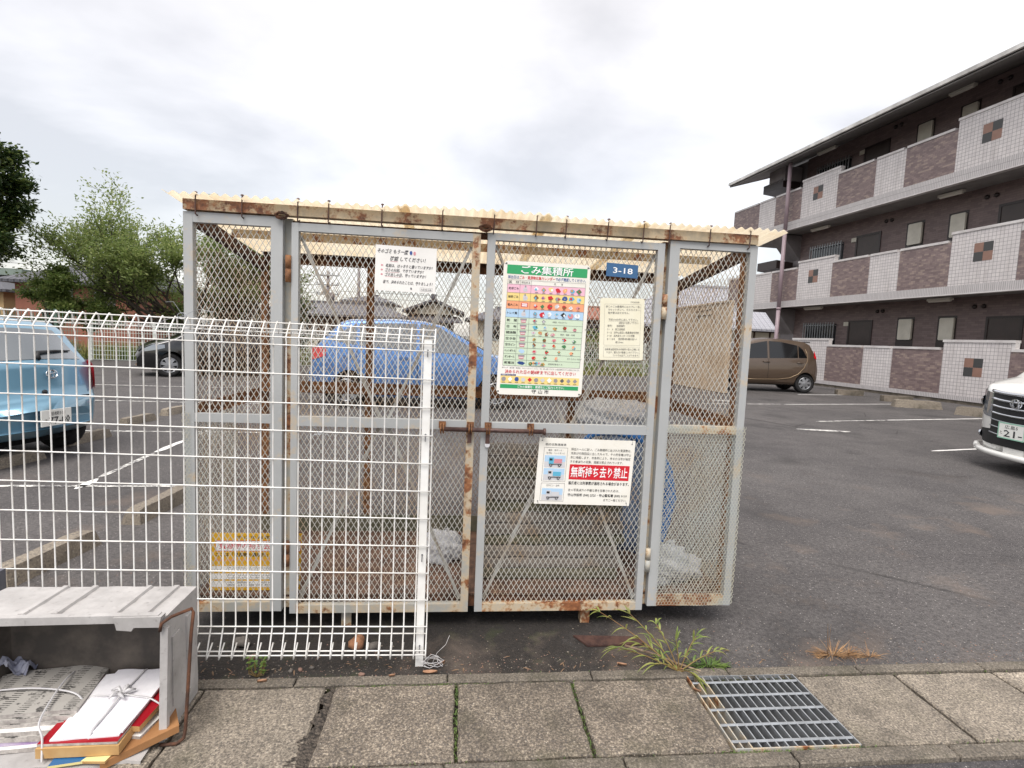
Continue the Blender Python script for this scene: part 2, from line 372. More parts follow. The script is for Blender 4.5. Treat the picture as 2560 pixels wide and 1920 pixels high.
for u, q in ((.03, .02), (.97, .02), (.02, .975), (.97, .98)):
    b = MB(); p = S.p(U(u), W(q), 3); b.disc(p, .0035, (0,-1,0), 8); b.tube([p, p+V(.008*(1 if u > .5 else -1), 0, -.001)], .0008, 4); b.build('wire_fixing', M['ink'], root)

# 2. the white no-removal notice with the red band
root, S, w, h = board('warning_sign', 'white notice with small truck pictures and a red band of white lettering', 'sign', (0.392, 0.938), (0.858, 0.931), (0.379, 0.619), 0.004, M['sign_white'])
L = {k: MB() for k in ('ink','ink_grey','red','white','sky','grey','cyan','rose','lgrey')}
U = lambda a: a*w
W = lambda a: a*h
S.text(L['ink'], '委託収集運搬車', U(.065), W(.095), .0125, U(.215), 'l', 2)
for a, b in ((.14, .655), (.68, .955)): S.frame(L['ink_grey'], U(.055), U(.30), W(a), W(b), .0012)
S.text(L['ink_grey'], '雑誌・段ボール・', U(.178), W(.18), .0105, U(.155), 'c', 2); S.text(L['ink_grey'], '空き缶・ペットボトル', U(.178), W(.225), .0105, U(.19), 'c', 2); S.text(L['ink_grey'], '空きビン・古布', U(.178), W(.715), .0105, U(.135), 'c', 2)
for a, c1, c2 in ((.26, 'cyan', 'rose'), (.455, 'lgrey', 'cyan'), (.76, 'lgrey', 'lgrey')):
    S.rect(L['sky'], U(.07), U(.285), W(a), W(a+.095), 1); S.rect(L['lgrey'], U(.07), U(.285), W(a+.095), W(a+.18), 1)
    S.rect(L[c1], U(.115), U(.165), W(a+.03), W(a+.13), 3); S.rect(L[c2], U(.168), U(.25), W(a+.05), W(a+.115), 3); S.rect(L['ink_grey'], U(.12), U(.25), W(a+.125), W(a+.14), 4); S.rect(L['ink'], U(.12), U(.15), W(a+.045), W(a+.075), 5)
    for uu in (.137, .225): S.blob(L['ink'], U(uu), W(a+.145), .0068, .0068, 10, 6, 0); S.blob(L['lgrey'], U(uu), W(a+.145), .003, .003, 8, 7, 0)
for i, tx in enumerate(('排出ルールに従い、ごみ集積所に出された資源物は、', '市民が行政回収に出したもので、その所有権は守山', '市に帰属します。市条例により、市または市が指定', 'する者以外の収集、運搬は禁止されています。')):
    S.text(L['ink'], tx, U(.335), W(.155+.063*i), .0145, U(.63 if i < 3 else .555), 'l', 2)
S.rect(L['red'], U(.335), U(.965), W(.385), W(.615), 1); S.text(L['white'], '無断持ち去り禁止', U(.352), W(.50), .056, U(.595), 'l', 3, bold=.0125)
S.text(L['ink'], '違反者には刑事罰が適用される場合があります。', U(.335), W(.668), .0175, U(.64), 'l', 2, bold=.012)
S.text(L['ink'], '左の写真以外の不審な車を目撃された方は、', U(.34), W(.775), .0145, U(.54), 'l', 2)
S.text(L['ink'], '守山市役所 (583) 2525・守山警察署 (583) 0110', U(.34), W(.85), .015, U(.625), 'l', 2, bold=.015); S.text(L['ink'], 'までご一報ください。', U(.965), W(.92), .0145, U(.245), 'r', 2)
for k, mb in L.items(): ink(root, mb, 'lettering' if k in ('ink','white','ink_grey') else ('red_band' if k == 'red' else 'picture'), M[k])
for u, q in ((.03, .04), (.965, .05), (.035, .955), (.965, .955)):
    b = MB(); p = S.p(U(u), W(q), 3); b.disc(p, .0028, (0,-1,0), 8); b.tube([p, p+V(.003, 0, -.012 if q > .5 else .014)], .0007, 4); b.build('wire_fixing', M['ink_grey'], root)

# 3. number plate
root, S, w, h = board('number_sign', 'small blue plate with the white number 3-18 wired to the right door', 'sign', (0.668, 1.7665), (0.819, 1.7615), (0.668, 1.705), 0.006, M['plate_blue'], .002)
t = MB(); S.text(t, '3-18', w*.21, h*.5, .036, w*.62, bold=.01, res=3); t.build('lettering', M['white'], root)

# 4. cream notice
root, S, w, h = board('cream_notice', 'cream laminated notice of fine black print below the blue number plate', 'notice', (0.647, 1.603), (0.860, 1.609), (0.656, 1.314), 0.006, M['paper_cream'], .0015, corner=.008)
a = MB(); bq = MB(); U = lambda q: q*w; W = lambda q: q*h
S.text(a, '元町自治会', U(.88), W(.06), .0085, U(.20), 'r', 2)
S.frame(bq, U(.10), U(.92), W(.095), W(.76), .0006); S.frame(bq, U(.10), U(.92), W(.785), W(.955), .0006)
for tx, u, q, wd, al in (('◎このごみ集積所にはスプレー缶、', .13, .135, .78, 'l'), ('カセットボンベ、ガスライター、', .18, .185, .73, 'l'), ('蛍光管は出せません。', .18, .235, .48, 'l'), ('下記の4か所に出して下さい。', .19, .345, .67, 'l'), ('回収日に注意して下さい。', .88, .395, .45, 'r'), ('（番号）　（設置場所）', .17, .445, .40, 'l'), ('3－　4　商工会館前', .17, .50, .40, 'l'), ('3－12　旧中山道沿い県農業会住宅前', .17, .553, .72, 'l'), ('3－20　成人病センターバス停横', .17, .605, .62, 'l'), ('3－24　吉野赤線沿い', .17, .657, .68, 'l'), ('南150m', .36, .71, .18, 'l'), ('◎廃食油回収所は市役所の駐入口横にあ', .13, .825, .78, 'l'), ('ります。備え付け容器に入れて下さい。', .17, .875, .74, 'l'), ('（いつでも出すことができます）', .90, .925, .58, 'r')):
    S.text(a, tx, U(u), W(q), .0115, U(wd), al, 2)
S.rect(bq, U(.19), U(.87), W(.372), W(.3735), 2)
a.build('lettering', M['faded_ink'], root); bq.build('ruled_frame', M['ink_grey'], root)
for u, q in ((0, 0), (1, .01), (0, 1), (1, 1)):
    b = MB(); p = S.p(U(u), W(q), 2); b.tube([p+V(.004 if u == 0 else -.004, 0, 0), p+V(-.009 if u == 0 else .009, .004, .001)], .0013, 5); b.build('wire_fixing', M['rust'], root)

# 5. laminated A4 reminder on the left door
root, S, w, h = board('laminated_notice', 'white laminated sheet in slanted handwriting-style print on the left door', 'notice', (-0.382, 1.788), (-0.113, 1.784), (-0.385, 1.588), 0.008, M['paper'], .0015)
a = MB(); c = MB(); pk = MB(); bl = MB(); U = lambda q: q*w; W = lambda q: q*h
for tx, u, q, sz, wd in (('そのゴミ もう一度', .03, .13, .022, .50), ('確認 してください！', .24, .285, .022, .58), ('名前は、はっきりと書いていますか！', .17, .44, .0165, .77), ('ゴミの分別、できていますか！', .165, .54, .0165, .63), ('ゴミ出しの日、守っていますか！', .165, .64, .0165, .67), ('皆で、決められたことは、守りましょう！', .14, .80, .0165, .81)):
    S.text(a, tx, U(u), W(q), sz, U(wd), 'l', 2, bold=.015, shear=.22)
S.text(c, '元町自治会', U(.76), W(.93), .011, U(.18), 'l', 2); S.frame(c, U(.745), U(.955), W(.885), W(.965), .0006)
for q in (.44, .54, .64): S.blob(pk, U(.11), W(q), .005, .004, 10, 1, 0); 
S.rect(pk, U(.245), U(.37), W(.345), W(.352), 1); S.rect(pk, U(.17), U(.39), W(.585), W(.59), 1); S.rect(pk, U(.17), U(.42), W(.685), W(.69), 1)
S.blob(bl, U(.575), W(.135), .006, .009, 8, 2, .1); S.blob(pk, U(.635), W(.14), .006, .009, 8, 2, .1); S.blob(c, U(.60), W(.92), .004, .006, 6, 2)
a.build('lettering', M['faded_ink'], root); c.build('lettering', M['ink_grey'], root); pk.build('picture', M['rose'], root); bl.build('picture', M['blue_ink'], root)

# 6. the yellow sign standing inside, behind the left panel
root, S, w, h = board('yellow_sign', 'yellow sign with red heading and white text panels behind the left mesh panel', 'sign', (-1.118, 0.440), (-0.708, 0.438), (-1.128, 0.163), 0.078, M['sign_yellow'], .003)
L = {k: MB() for k in ('ink','red','white','ink_grey','orange','dkblue')}; U = lambda q: q*w; W = lambda q: q*h
S.text(L['ink'], '守 山 市 指 定 文 ▼', U(.28), W(.07), .016, U(.52), 'l', 2, bold=.012)
S.rect(L['red'], U(.055), U(.99), W(.125), W(.315), 1); S.rect(L['white'], U(.06), U(.985), W(.135), W(.305), 2); S.text(L['red'], '資源物の持ち去り行為', U(.095), W(.22), .034, U(.80), 'l', 3, bold=.012)
S.text(L['ink'], 'ここは「資源物の集積所」です', U(.06), W(.375), .021, U(.70), 'l', 2, bold=.012)
S.text(L['orange'], '警察に通報する場合もあります', U(.05), W(.465), .014, U(.66), 'l', 2, bold=.012); S.blob(L['dkblue'], U(.86), W(.45), .017, .019, 5, 2, .15)
S.rect(L['white'], U(.02), U(.99), W(.575), W(.675), 1); S.rect(L['white'], U(.02), U(.99), W(.705), W(.805), 1); S.rect(L['white'], U(.02), U(.99), W(.835), W(.94), 1)
for q, t1, t2 in ((.60, 'A coleta de materiais reciclaveis', 'por terceiros e proibida'), (.73, 'Do not take recyclables', 'away from this station'), (.86, '中国語　回収資源', '禁止擅自取走')):
    S.text(L['ink_grey'], t1, U(.2), W(q), .0095, U(.7), 'l', 2); S.text(L['ink_grey'], t2, U(.2), W(q+.045), .0095, U(.6), 'l', 2)
for k, mb in L.items(): ink(root, mb, 'lettering' if k in ('ink','red','ink_grey','orange') else ('text_panel' if k == 'white' else 'emblem'), M[k])
# ------------------------------------------------------------------ ground, road, pavement
def m_asphalt(name, dark, light, speck, dirt=False):
    n = NT(name); big = n.noise(0.55, 4); med = n.noise(3.0, 5); fine = n.noise(180.0, 3, 0.7); cell = n.voro(130.0); cell2 = n.voro(55.0)
    base = n.mix(n.ramp(n.math('ADD', n.math('MULTIPLY', big, 0.6), n.math('MULTIPLY', med, 0.4)), (0.40, 0.0), (0.60, 1.0)), dark, light)
    base = n.mix(n.ramp(fine, (0.35, 0.0), (0.7, 0.75)), base, tuple(min(255, int(c*1.45)) for c in dark))
    base = n.mix(n.ramp(n.noise(38.0, 8, 0.8), (0.42, 0.0), (0.60, 0.7)), base, tuple(int(c*0.58) for c in dark))
    base = n.mix(n.ramp(n.noise(47.0, 8, 0.8), (0.56, 0.0), (0.70, 0.6)), base, tuple(min(255, int(c*1.4)) for c in light))
    base = n.mix(n.ramp(cell, (0.14, 0.9), (0.26, 0.0)), base, speck)
    pale = n.math('GREATER_THAN', n.voro(55.0, out='Color'), 0.66)
    base = n.mix(n.math('MULTIPLY', n.ramp(cell2, (0.12, 0.75), (0.2, 0.0)), pale), base, (188, 182, 178))
    stain = n.ramp(n.noise(0.85, 7, 0.62), (0.54, 0.0), (0.66, 0.5)); base = n.mix(stain, base, tuple(int(c*0.6) for c in dark))
    wob = n.n('ShaderNodeVectorMath', {0: n.tc.outputs['Object'], 1: n.n('ShaderNodeTexNoise', {'Scale': 1.3, 'Detail': 5}).outputs['Color']}, operation='ADD').outputs[0]
    crack = n.math('MULTIPLY', n.ramp(n.voro(0.42, vec=wob, feature='DISTANCE_TO_EDGE'), (0.0, 0.8), (0.006, 0.0)), n.ramp(n.noise(0.6, 3), (0.5, 0.0), (0.6, 1.0))); base = n.mix(crack, base, (30, 28, 27))
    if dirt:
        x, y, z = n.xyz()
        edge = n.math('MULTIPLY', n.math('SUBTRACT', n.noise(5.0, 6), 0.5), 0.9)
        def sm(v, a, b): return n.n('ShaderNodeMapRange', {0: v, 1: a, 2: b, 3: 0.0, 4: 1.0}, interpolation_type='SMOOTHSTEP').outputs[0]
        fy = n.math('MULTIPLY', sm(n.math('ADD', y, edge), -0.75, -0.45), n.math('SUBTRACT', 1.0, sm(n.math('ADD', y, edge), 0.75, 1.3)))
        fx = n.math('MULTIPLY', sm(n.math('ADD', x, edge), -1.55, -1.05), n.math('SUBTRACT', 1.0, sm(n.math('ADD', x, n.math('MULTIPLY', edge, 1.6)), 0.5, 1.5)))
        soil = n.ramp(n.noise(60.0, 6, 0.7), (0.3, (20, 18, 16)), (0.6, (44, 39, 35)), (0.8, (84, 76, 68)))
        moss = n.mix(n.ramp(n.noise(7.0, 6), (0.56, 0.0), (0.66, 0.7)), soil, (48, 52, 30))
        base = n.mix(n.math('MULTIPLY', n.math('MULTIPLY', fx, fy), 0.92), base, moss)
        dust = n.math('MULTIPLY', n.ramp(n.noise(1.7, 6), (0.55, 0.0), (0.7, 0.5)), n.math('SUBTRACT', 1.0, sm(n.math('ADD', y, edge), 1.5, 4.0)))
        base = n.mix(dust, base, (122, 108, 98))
    n.bump(n.math('ADD', n.math('MULTIPLY', fine, 0.5), n.math('MULTIPLY', cell, 0.8)), 0.55, 0.006)
    return n.done(base, 0.85)
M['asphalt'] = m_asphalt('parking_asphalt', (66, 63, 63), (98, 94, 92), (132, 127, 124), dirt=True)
M['road'] = m_asphalt('road_asphalt', (58, 56, 58), (76, 73, 74), (128, 122, 118))
def m_concrete(name, a, b, c, peb=(88, 83, 80), scale=1.0, moss=0.0):
    n = NT(name); fine = n.noise(125.0*scale, 3, 0.75); med = n.noise(6.0*scale, 6); dvec = n.n('ShaderNodeVectorMath', {0: n.tc.outputs['Object'], 1: n.n('ShaderNodeVectorMath', {0: n.n('ShaderNodeTexNoise', {'Scale': 140.0*scale, 'Detail': 3}).outputs['Color'], 3: 0.012/scale}, operation='SCALE').outputs[0]}, operation='ADD').outputs[0]
    cell = n.voro(105.0*scale, vec=dvec); col = n.voro(105.0*scale, vec=dvec, out='Color'); cell2 = n.voro(230.0*scale)
    base = n.ramp(fine, (0.32, a), (0.52, b), (0.72, c))
    dk = n.math('GREATER_THAN', col, 0.55)
    base = n.mix(n.math('MULTIPLY', n.ramp(cell, (0.30, 0.8), (0.50, 0.0)), dk), base, peb)
    lt = n.math('LESS_THAN', col, 0.18)
    base = n.mix(n.math('MULTIPLY', n.ramp(cell, (0.2, 0.7), (0.3, 0.0)), lt), base, (212, 202, 186))
    base = n.mix(n.ramp(med, (0.45, 0.0), (0.75, 0.55)), base, tuple(int(v*0.62) for v in a))
    oi = n.n('ShaderNodeObjectInfo').outputs['Random']; base = n.mix(n.math('MULTIPLY', oi, 0.38), base, tuple(int(v*0.72) for v in a))
    base = n.mix(n.ramp(n.noise(2.3*scale, 7, .65), (0.55, 0.0), (0.72, 0.6)), base, tuple(int(v*0.5) for v in a))
    if moss: base = n.mix(n.math('MULTIPLY', n.ramp(n.noise(3.2*scale, 6), (0.54, 0.0), (0.68, 1.0)), moss), base, (62, 62, 40))
    n.bump(n.math('ADD', fine, n.math('MULTIPLY', cell2, 0.7)), 0.6, 0.004)
    return n.done(base, 0.9)
M['slab'] = m_concrete('washed_gravel_concrete', (96, 89, 81), (160, 149, 134), (226, 212, 192), moss=0.3)
M['slab_dark'] = m_concrete('dark_gravel_concrete', (68, 62, 56), (124, 114, 102), (194, 180, 160), moss=0.4)  # darker copy of the slab concrete, used on the middle slabs
M['kerb'] = m_concrete('kerb_concrete', (86, 80, 72), (130, 121, 109), (182, 171, 155), moss=0.5)
M['stop'] = m_concrete('wheel_stop_concrete', (116, 107, 96), (142, 132, 118), (172, 160, 142), scale=0.6, moss=0.3)

g = MB(); XL = 2500.0
ys = [-2500, -0.874, -0.873, -0.349, -0.348, 2500]; zs = [-0.012, -0.012, -0.26, -0.26, 0.0, 0.0]; ms = [1, 1, 1, 0, 0]
xs = [-XL, -30, -6, 6, 30, XL]
for i in range(5):
    g.cur = ms[i]
    for j in range(5):
        g.poly([(xs[j], ys[i], zs[i]), (xs[j+1], ys[i], zs[i]), (xs[j+1], ys[i+1], zs[i+1]), (xs[j], ys[i+1], zs[i+1])])
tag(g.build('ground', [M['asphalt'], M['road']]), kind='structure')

def slab_mb(x0, x1, y0, y1, zt, jit=0.0035, bev=0.006, nb=9):
    b = MB(); loop = []
    for (ax, ay, bx, by) in ((x0, y0, x1, y0), (x1, y0, x1, y1), (x1, y1, x0, y1), (x0, y1, x0, y0)):
        for k in range(nb):
            t = k/nb; loop.append((ax+(bx-ax)*t + random.uniform(-jit, jit), ay+(by-ay)*t + random.uniform(-jit, jit)))
    cx, cy = (x0+x1)/2, (y0+y1)/2; n = len(loop)
    top = [(x - bev*np.sign(x-cx)*(abs(x-cx) > (x1-x0)*0.45), y - bev*np.sign(y-cy)*(abs(y-cy) > (y1-y0)*0.42), zt) for x, y in loop]
    mid = [(x, y, zt-bev) for x, y in loop]; bot = [(x, y, zt-0.09) for x, y in loop]
    b.add(top+mid+bot, [tuple(range(n))] + [(n+i, n+(i+1)%n, (i+1)%n, i) for i in range(n)] + [(2*n+i, 2*n+(i+1)%n, n+(i+1)%n, n+i) for i in range(n)])
    return b
pv = MB()
x = -2.4
while x < 6:
    L = 0.6 if x < 2 else 1.2
    for (y0, y1, zt) in ((-0.402, -0.350, 0.010), (-0.871, -0.812, 0.006)):
        s = slab_mb(x, x+L-0.006, y0, y1, zt+random.uniform(-0.002, 0.002), 0.002, 0.005, 10); pv.add(s.v, s.f)
    x += L
pave = tag(pv.build('pavement', M['kerb']), kind='structure')
for (a, b) in ((-2.36, -1.90), (-1.89, -1.41), (-1.40, -0.935), (-0.925, -0.475), (-0.436, 0.026), (0.040, 0.498), (0.512, 0.994), (1.488, 1.934), (1.948, 2.412), (2.428, 2.90), (2.912, 3.38), (3.39, 3.86), (3.87, 4.34)):
    slab_mb(a, b, -0.800, -0.410, 0.004+random.uniform(-0.003, 0.003)).build('paving_slab', M['slab_dark'] if -.45 < a < 1.0 else M['slab'], pave)
mo = MB()                                        # mortar and grit in the wide joint beside the crate
pts = []
for k in range(52):
    t = k/51; pts.append((-0.468 + 0.012*math.sin(23*t) + random.uniform(-.012, .008) - 0.075*max(0, t-0.5)*random.uniform(.6, 1.2), -0.410-0.39*t))
for k in range(51):
    (xa, ya), (xb, yb) = pts[k], pts[k+1]
    mo.poly([(xa, ya, 0.0085), (xb, yb, 0.0085), (-0.436, yb, -0.006), (-0.436, ya, -0.006)])
M['grit'] = mat('joint_grit', (44, 40, 36), 0.95, var=(112, 102, 92), vscale=90, bump=0.8, bscale=220, lo=0.4, hi=0.7)
mo.build('joint_fill', M['grit'], pave)
md = MB(); 
for (a, b) in ((-1.405,-1.4), (0.026, 0.040), (0.498, 0.512)):
    md.box(a+0.001, b-0.001, -0.80, -0.41, -0.09, -0.020)
md.box(-2.3, 4.3, -0.4095, -0.4025, -0.09, -0.010); md.box(-2.3, 4.3, -0.8115, -0.8005, -0.09, -0.012)
M['moss'] = mat('mossy_soil', (34, 32, 26), 0.95, var=(66, 70, 36), vscale=30, bump=0.8, bscale=160, lo=0.42, hi=0.62)
md.build('joint_moss', M['moss'], pave)

# steel drain grate
gr = thing('drain_grate', 'galvanised steel bar grating set between the concrete gutter slabs', 'drain grate', (1.24, -0.60, 0))
M['galv'] = mat('galvanised_steel', (176, 180, 184), 0.42, metal=0.6, var=(150, 152, 154), vscale=14, bump=0.1)
M['galv_dirty'] = m_paint_rust('rust_stained_steel', (164, 164, 160), 0.42)
GX0, GX1, GY0, GY1 = 1.003, 1.478, -0.802, -0.398
f = MB()
f.cur = 1
f.box(GX0, GX0+0.005, GY0, GY1, -0.045, 0.006); 
f.cur = 0
f.box(GX1-0.005, GX1, GY0, GY1, -0.045, 0.006); f.box(GX0+0.005, GX1-0.005, GY1-0.005, GY1, -0.045, 0.006)
f.cur = 1; f.box(GX0+0.005, GX1-0.005, GY0, GY0+0.005, -0.045, 0.006)
f.build('rim', [M['galv'], M['galv_dirty']], gr)
for k in range(13):
    b = MB(); x = GX0 + (GX1-GX0)*(k+1)/14; b.box(x-0.0025, x+0.0025, GY0+0.0055, GY1-0.0055, -0.045, 0.003); b.build('bearing_bar', M['galv_dirty'] if k < 2 else M['galv'], gr)
for k in range(5):
    b = MB(); y = GY0 + (GY1-GY0)*(k+0.5)/5; b.tube([(GX0+0.006, y, 0.001), (GX1-0.006, y, 0.001)], 0.0052, 6); b.build('cross_rod', M['galv'], gr)

# painted parking lines (worn)
def m_line():
    n = NT('worn_white_road_paint'); w = n.noise(9.0, 6, 0.7); f2 = n.noise(90.0, 3)
    msk = n.ramp(n.math('ADD', n.math('MULTIPLY', w, 0.7), n.math('MULTIPLY', f2, 0.3)), (0.45, 0.0), (0.56, 1.0))
    return n.done(n.mix(msk, (222, 220, 214), (84, 81, 83)), 0.8)
def m_line2():
    n = NT('white_road_paint'); w = n.noise(5.0, 6, 0.7)
    return n.done(n.mix(n.ramp(w, (0.58, 0.0), (0.7, 0.9)), (226, 224, 220), (96, 93, 95)), 0.8)
M['line_worn'] = m_line(); M['line'] = m_line2()
def line(a, b, w, m, jag=0.008):
    mb = MB(); a, b = V(*a), V(*b); d = b-a; L = np.linalg.norm(d); d /= L; nn = V(-d[1], d[0]); N = max(3, int(L/0.12)); P = []
    for k in range(N+1):
        c = a+d*L*k/N; q = w/2*(0.35 if k in (0, N) else 1); P.append([(*(c-nn*(q+random.uniform(-jag, jag))), 0.004), (*(c+nn*(q+random.uniform(-jag, jag))), 0.004)])
    mb.grid(P); return mb
for a, b, w, m in (((-3.16, 2.56), (-3.235, 3.56), 0.06, 'line_worn'), ((-3.275, 4.3), (-3.30, 5.2), 0.06, 'line_worn'), ((-3.12, 2.2), (-3.15, 2.52), 0.085, 'line'), ((-3.24, 3.6), (-3.27, 4.25), 0.075, 'line'), ((-4.6, 2.22), (-1.6, 2.36), 0.05, 'line_worn'), ((-6.4, 4.6), (-2.2, 4.9), 0.06, 'line_worn'), ((-8.5, 7.4), (-3.2, 7.7), 0.07, 'line_worn'), ((-11, 9.8), (-5, 10.2), 0.07, 'line_worn'),
                   ((6.95, 4.62), (12.5, 5.95), 0.06, 'line'), ((7.05, 7.36), (9.0, 7.84), 0.06, 'line_worn'), ((9.02, 7.845), (13.2, 8.85), 0.06, 'line'), ((8.3, 10.30), (12.9, 11.4), 0.06, 'line'), ((10.6, 13.2), (13.4, 13.85), 0.08, 'line'), ((5.9, 9.9), (8.2, 10.3), 0.07, 'line_worn'),
                   ((6.0, 6.35), (6.9, 6.2), 0.16, 'line_worn'), ((6.6, 10.8), (7.4, 10.6), 0.25, 'line_worn')):
    tag(line(a, b, w, M[m]).build('parking_line', M[m]), kind='structure')

# ------------------------------------------------------------------ the cage
def diamonds(mb, O, U, W, w, h, pw=0.0252, ph=0.043, th=0.0025, dp=0.0016):
    """expanded metal: two families of straight strands clipped to the rectangle O + u*U + v*W"""
    O, U, W = V(*O), V(*U), V(*W); N = np.cross(U, W); k = pw/ph
    for sgn in (1, -1):
        c = -h*k if sgn == 1 else 0.0
        end = w if sgn == 1 else w+h*k
        c += random.uniform(0.0, 0.004)
        while c < end:
            if sgn == 1: v0, v1 = max(0.0, -c/k), min(h, (w-c)/k)
            else: v0, v1 = max(0.0, (c-w)/k), min(h, c/k)
            if v1-v0 > 0.012:
                p = O + U*(c+sgn*k*v0) + W*v0 + N*0.0004*sgn; q = O + U*(c+sgn*k*v1) + W*v1 + N*0.0004*sgn
                mb.bar(p, q, th, dp, up=N, cap=False)
            c += pw
    return mb
def hexes(mb, O, U, W, w, h, s=0.0092, r=0.00055, f=None):
    """chicken wire; f maps (u, v) to a point, so that the net can wrap round a corner"""
    O, U, W = V(*O), V(*U), V(*W)
    F = f or (lambda u, v: O+U*u+W*v)
    dx = s*math.sqrt(3); dy = 1.5*s; rows = int(h/dy)+1; cols = int(w/dx)+1
    for j in range(rows):
        for i in range(cols):
            cu = (i+0.5*(j % 2))*dx; cv = j*dy
            pts = [(cu+s*math.sin(math.pi/3*k), cv+s*math.cos(math.pi/3*k)) for k in range(6)]
            for a, b in ((0, 1), (1, 2), (2, 3)):
                (ua, va), (ub, vb) = pts[a], pts[b]
                if max(ua, ub) > w or max(va, vb) > h or min(ua, ub) < 0 or min(va, vb) < 0: continue
                rr = r*(1.6 if a == 1 else 1.0); mb.bar(F(ua, va), F(ub, vb), rr*2, rr*2, cap=False)
    return mb
CX0, CX1, CD = -1.188, 1.396, 0.92
cage = thing('garbage_cage', 'rusty blue-grey steel mesh cage with double doors and a corrugated cream roof', 'garbage cage', (0.10, 0.46, 0))
FB = [M['frame'], M['frame_rusty'], M['rust']]
def frame_bars(mb, x0, x1, z0, z1, l, r, t, b, mid=None, rust=(), y0=0.0, y1=0.035):
    """a door or panel frame of butted bars; rust names the bars that are badly rusted"""
    def bar(nm, *a): mb.cur = 1 if nm in rust else 0; mb.box(*a)
    bar('l', x0, x0+l, y0, y1, z0, z1); bar('r', x1-r, x1, y0, y1, z0, z1)
    bar('t', x0+l, x1-r, y0+0.0008, y1-0.001, z1-t, z1); bar('b', x0+l, x1-r, y0+0.0008, y1-0.001, z0, z0+b)
    if mid: bar('m', x0+l, x1-r, y0+0.0012, y1-0.001, *mid)
PAN = [('fixed_panel', -1.188, -0.778, 0.099, 1.880, 0.038, 0.050, 0.043, 0.043, (0.974, 1.012), 'b'),
       ('door', -0.741, 0.082, 0.087, 1.860, 0.029, 0.036, 0.035, 0.038, (0.966, 1.009), 'rb'),
       ('door', 0.113, 0.941, 0.087, 1.868, 0.036, 0.033, 0.031, 0.038, (0.962, 1.004), 'b'),
       ('fixed_panel', 0.966, 1.396, 0.107, 1.884, 0.047, 0.036, 0.033, 0.049, (0.975, 1.012), 'bm')]
panels = []
for i, (nm, x0, x1, z0, z1, l, r, t, b, mid, rust) in enumerate(PAN):
    mb = MB(); frame_bars(mb, x0, x1, z0, z1, l, r, t, b, mid, rust)
    p = mb.build(nm, FB, cage)
    if nm == 'door': p['label'] = ('left mesh door with a rust-streaked right stile', 'right mesh door carrying the large notices')[i-1]
    me = MB(); ix0, ix1 = x0+l-0.006, x1-r+0.006
    diamonds(me, (ix0, 0.020, mid[1]-0.004), (1,0,0), (0,0,1), ix1-ix0, z1-t-mid[1]+0.008)
    diamonds(me, (ix0, 0.020, z0+b-0.004), (1,0,0), (0,0,1), ix1-ix0, mid[0]-z0-b+0.008)
    me.build('wire_mesh', M['mesh_front'], p)
    if nm == 'door':
        cx = (ix0+ix1)/2; br = MB()
        for (a, c) in (((ix0+0.01, z1-t-0.02), (cx-0.02, mid[1])), ((ix1-0.01, z1-t-0.02), (cx+0.02, mid[1])), ((cx-0.02, mid[0]), (ix0+0.01, z0+b+0.01)), ((cx+0.02, mid[0]), (ix1-0.01, z0+b+0.01))):
            bb = MB(); bb.bar((a[0], 0.032, a[1]), (c[0], 0.032, c[1]), 0.014, 0.004, up=(0,1,0)); bb.build('brace', M['brace'], p)
        hx = x0-0.012 if i == 1 else x1+0.013
        for zc in ((1.66, 0.375) if i == 1 else (1.575, 0.345)):
            h = MB(); h.smooth = True
            h.lathe([(-0.058, 0.001), (-0.058, 0.0125), (-0.002, 0.0125), (-0.002, 0.011), (0.002, 0.011), (0.002, 0.0125), (0.058, 0.0125), (0.058, 0.001)], (hx, -0.004, zc), (0,0,1), 12)
            h.build('hinge', M['rust'] if i == 1 else M['frame_rusty'], p)
    panels.append(p)
# posts between the panels, behind the front plane
for (x0, x1, mm) in ((-0.783, -0.748, 'frame_rusty'), (0.945, 0.978, 'frame_rusty'), (1.352, 1.386, 'rust')):
    b = MB(); b.box(x0, x1, 0.038, 0.072, 0.10, 1.882); b.build('front_post', M[mm], cage)
b = MB(); b.box(-0.748, 0.945, 0.040, 0.060, 1.845, 1.874); b.build('lintel', M['rust_dark'], cage)
b = MB(); b.box(CX0+0.005, CX1-0.009, -0.012, -0.008, 1.886, 1.930); b.box(CX0+0.005, CX1-0.009, -0.008, 0.034, 1.886, 1.890); b.build('front_beam', M['beam'], cage)
b = MB(); b.box(CX0+0.02, CX1-0.02, 0.44, 0.444, 1.850, 1.892); b.box(CX0+0.02, CX1-0.02, 0.444, 0.48, 1.888, 1.892); b.build('purlin', M['beam'], cage)
b = MB(); b.box(CX0+0.006, CX1-0.012, CD-0.005, CD, 1.785, 1.848); b.box(CX0+0.006, CX1-0.012, CD-0.042, CD-0.005, 1.844, 1.848); b.build('rear_beam', M['rust_dark'], cage)
for x in (CX0+0.008, CX1-0.046):
    b = MB(); zf, zr = 1.853, 1.762
    b.prism([(x, 0.074, zf-0.025), (x, CD-0.045, zr-0.025), (x, CD-0.045, zr+0.03), (x, 0.074, zf+0.03)], (0.038, 0, 0)); b.build('side_beam', M['rust_dark'], cage)
for k, x in enumerate((-1.178, -0.565, 0.062, 0.705, 1.342)):
    b = MB(); b.box(x, x+0.045, CD-0.045, CD-0.041, 0.165, 1.785); b.box(x, x+0.004, CD-0.041, CD-0.006, 0.165, 1.785); b.build('rear_post', M['rust'], cage)
b = MB(); b.box(CX0+0.01, CX1-0.015, CD-0.051, CD-0.0465, 1.022, 1.088); b.box(CX0+0.01, CX1-0.015, CD-0.085, CD-0.051, 1.022, 1.026); b.build('rear_rail', M['rust'], cage)
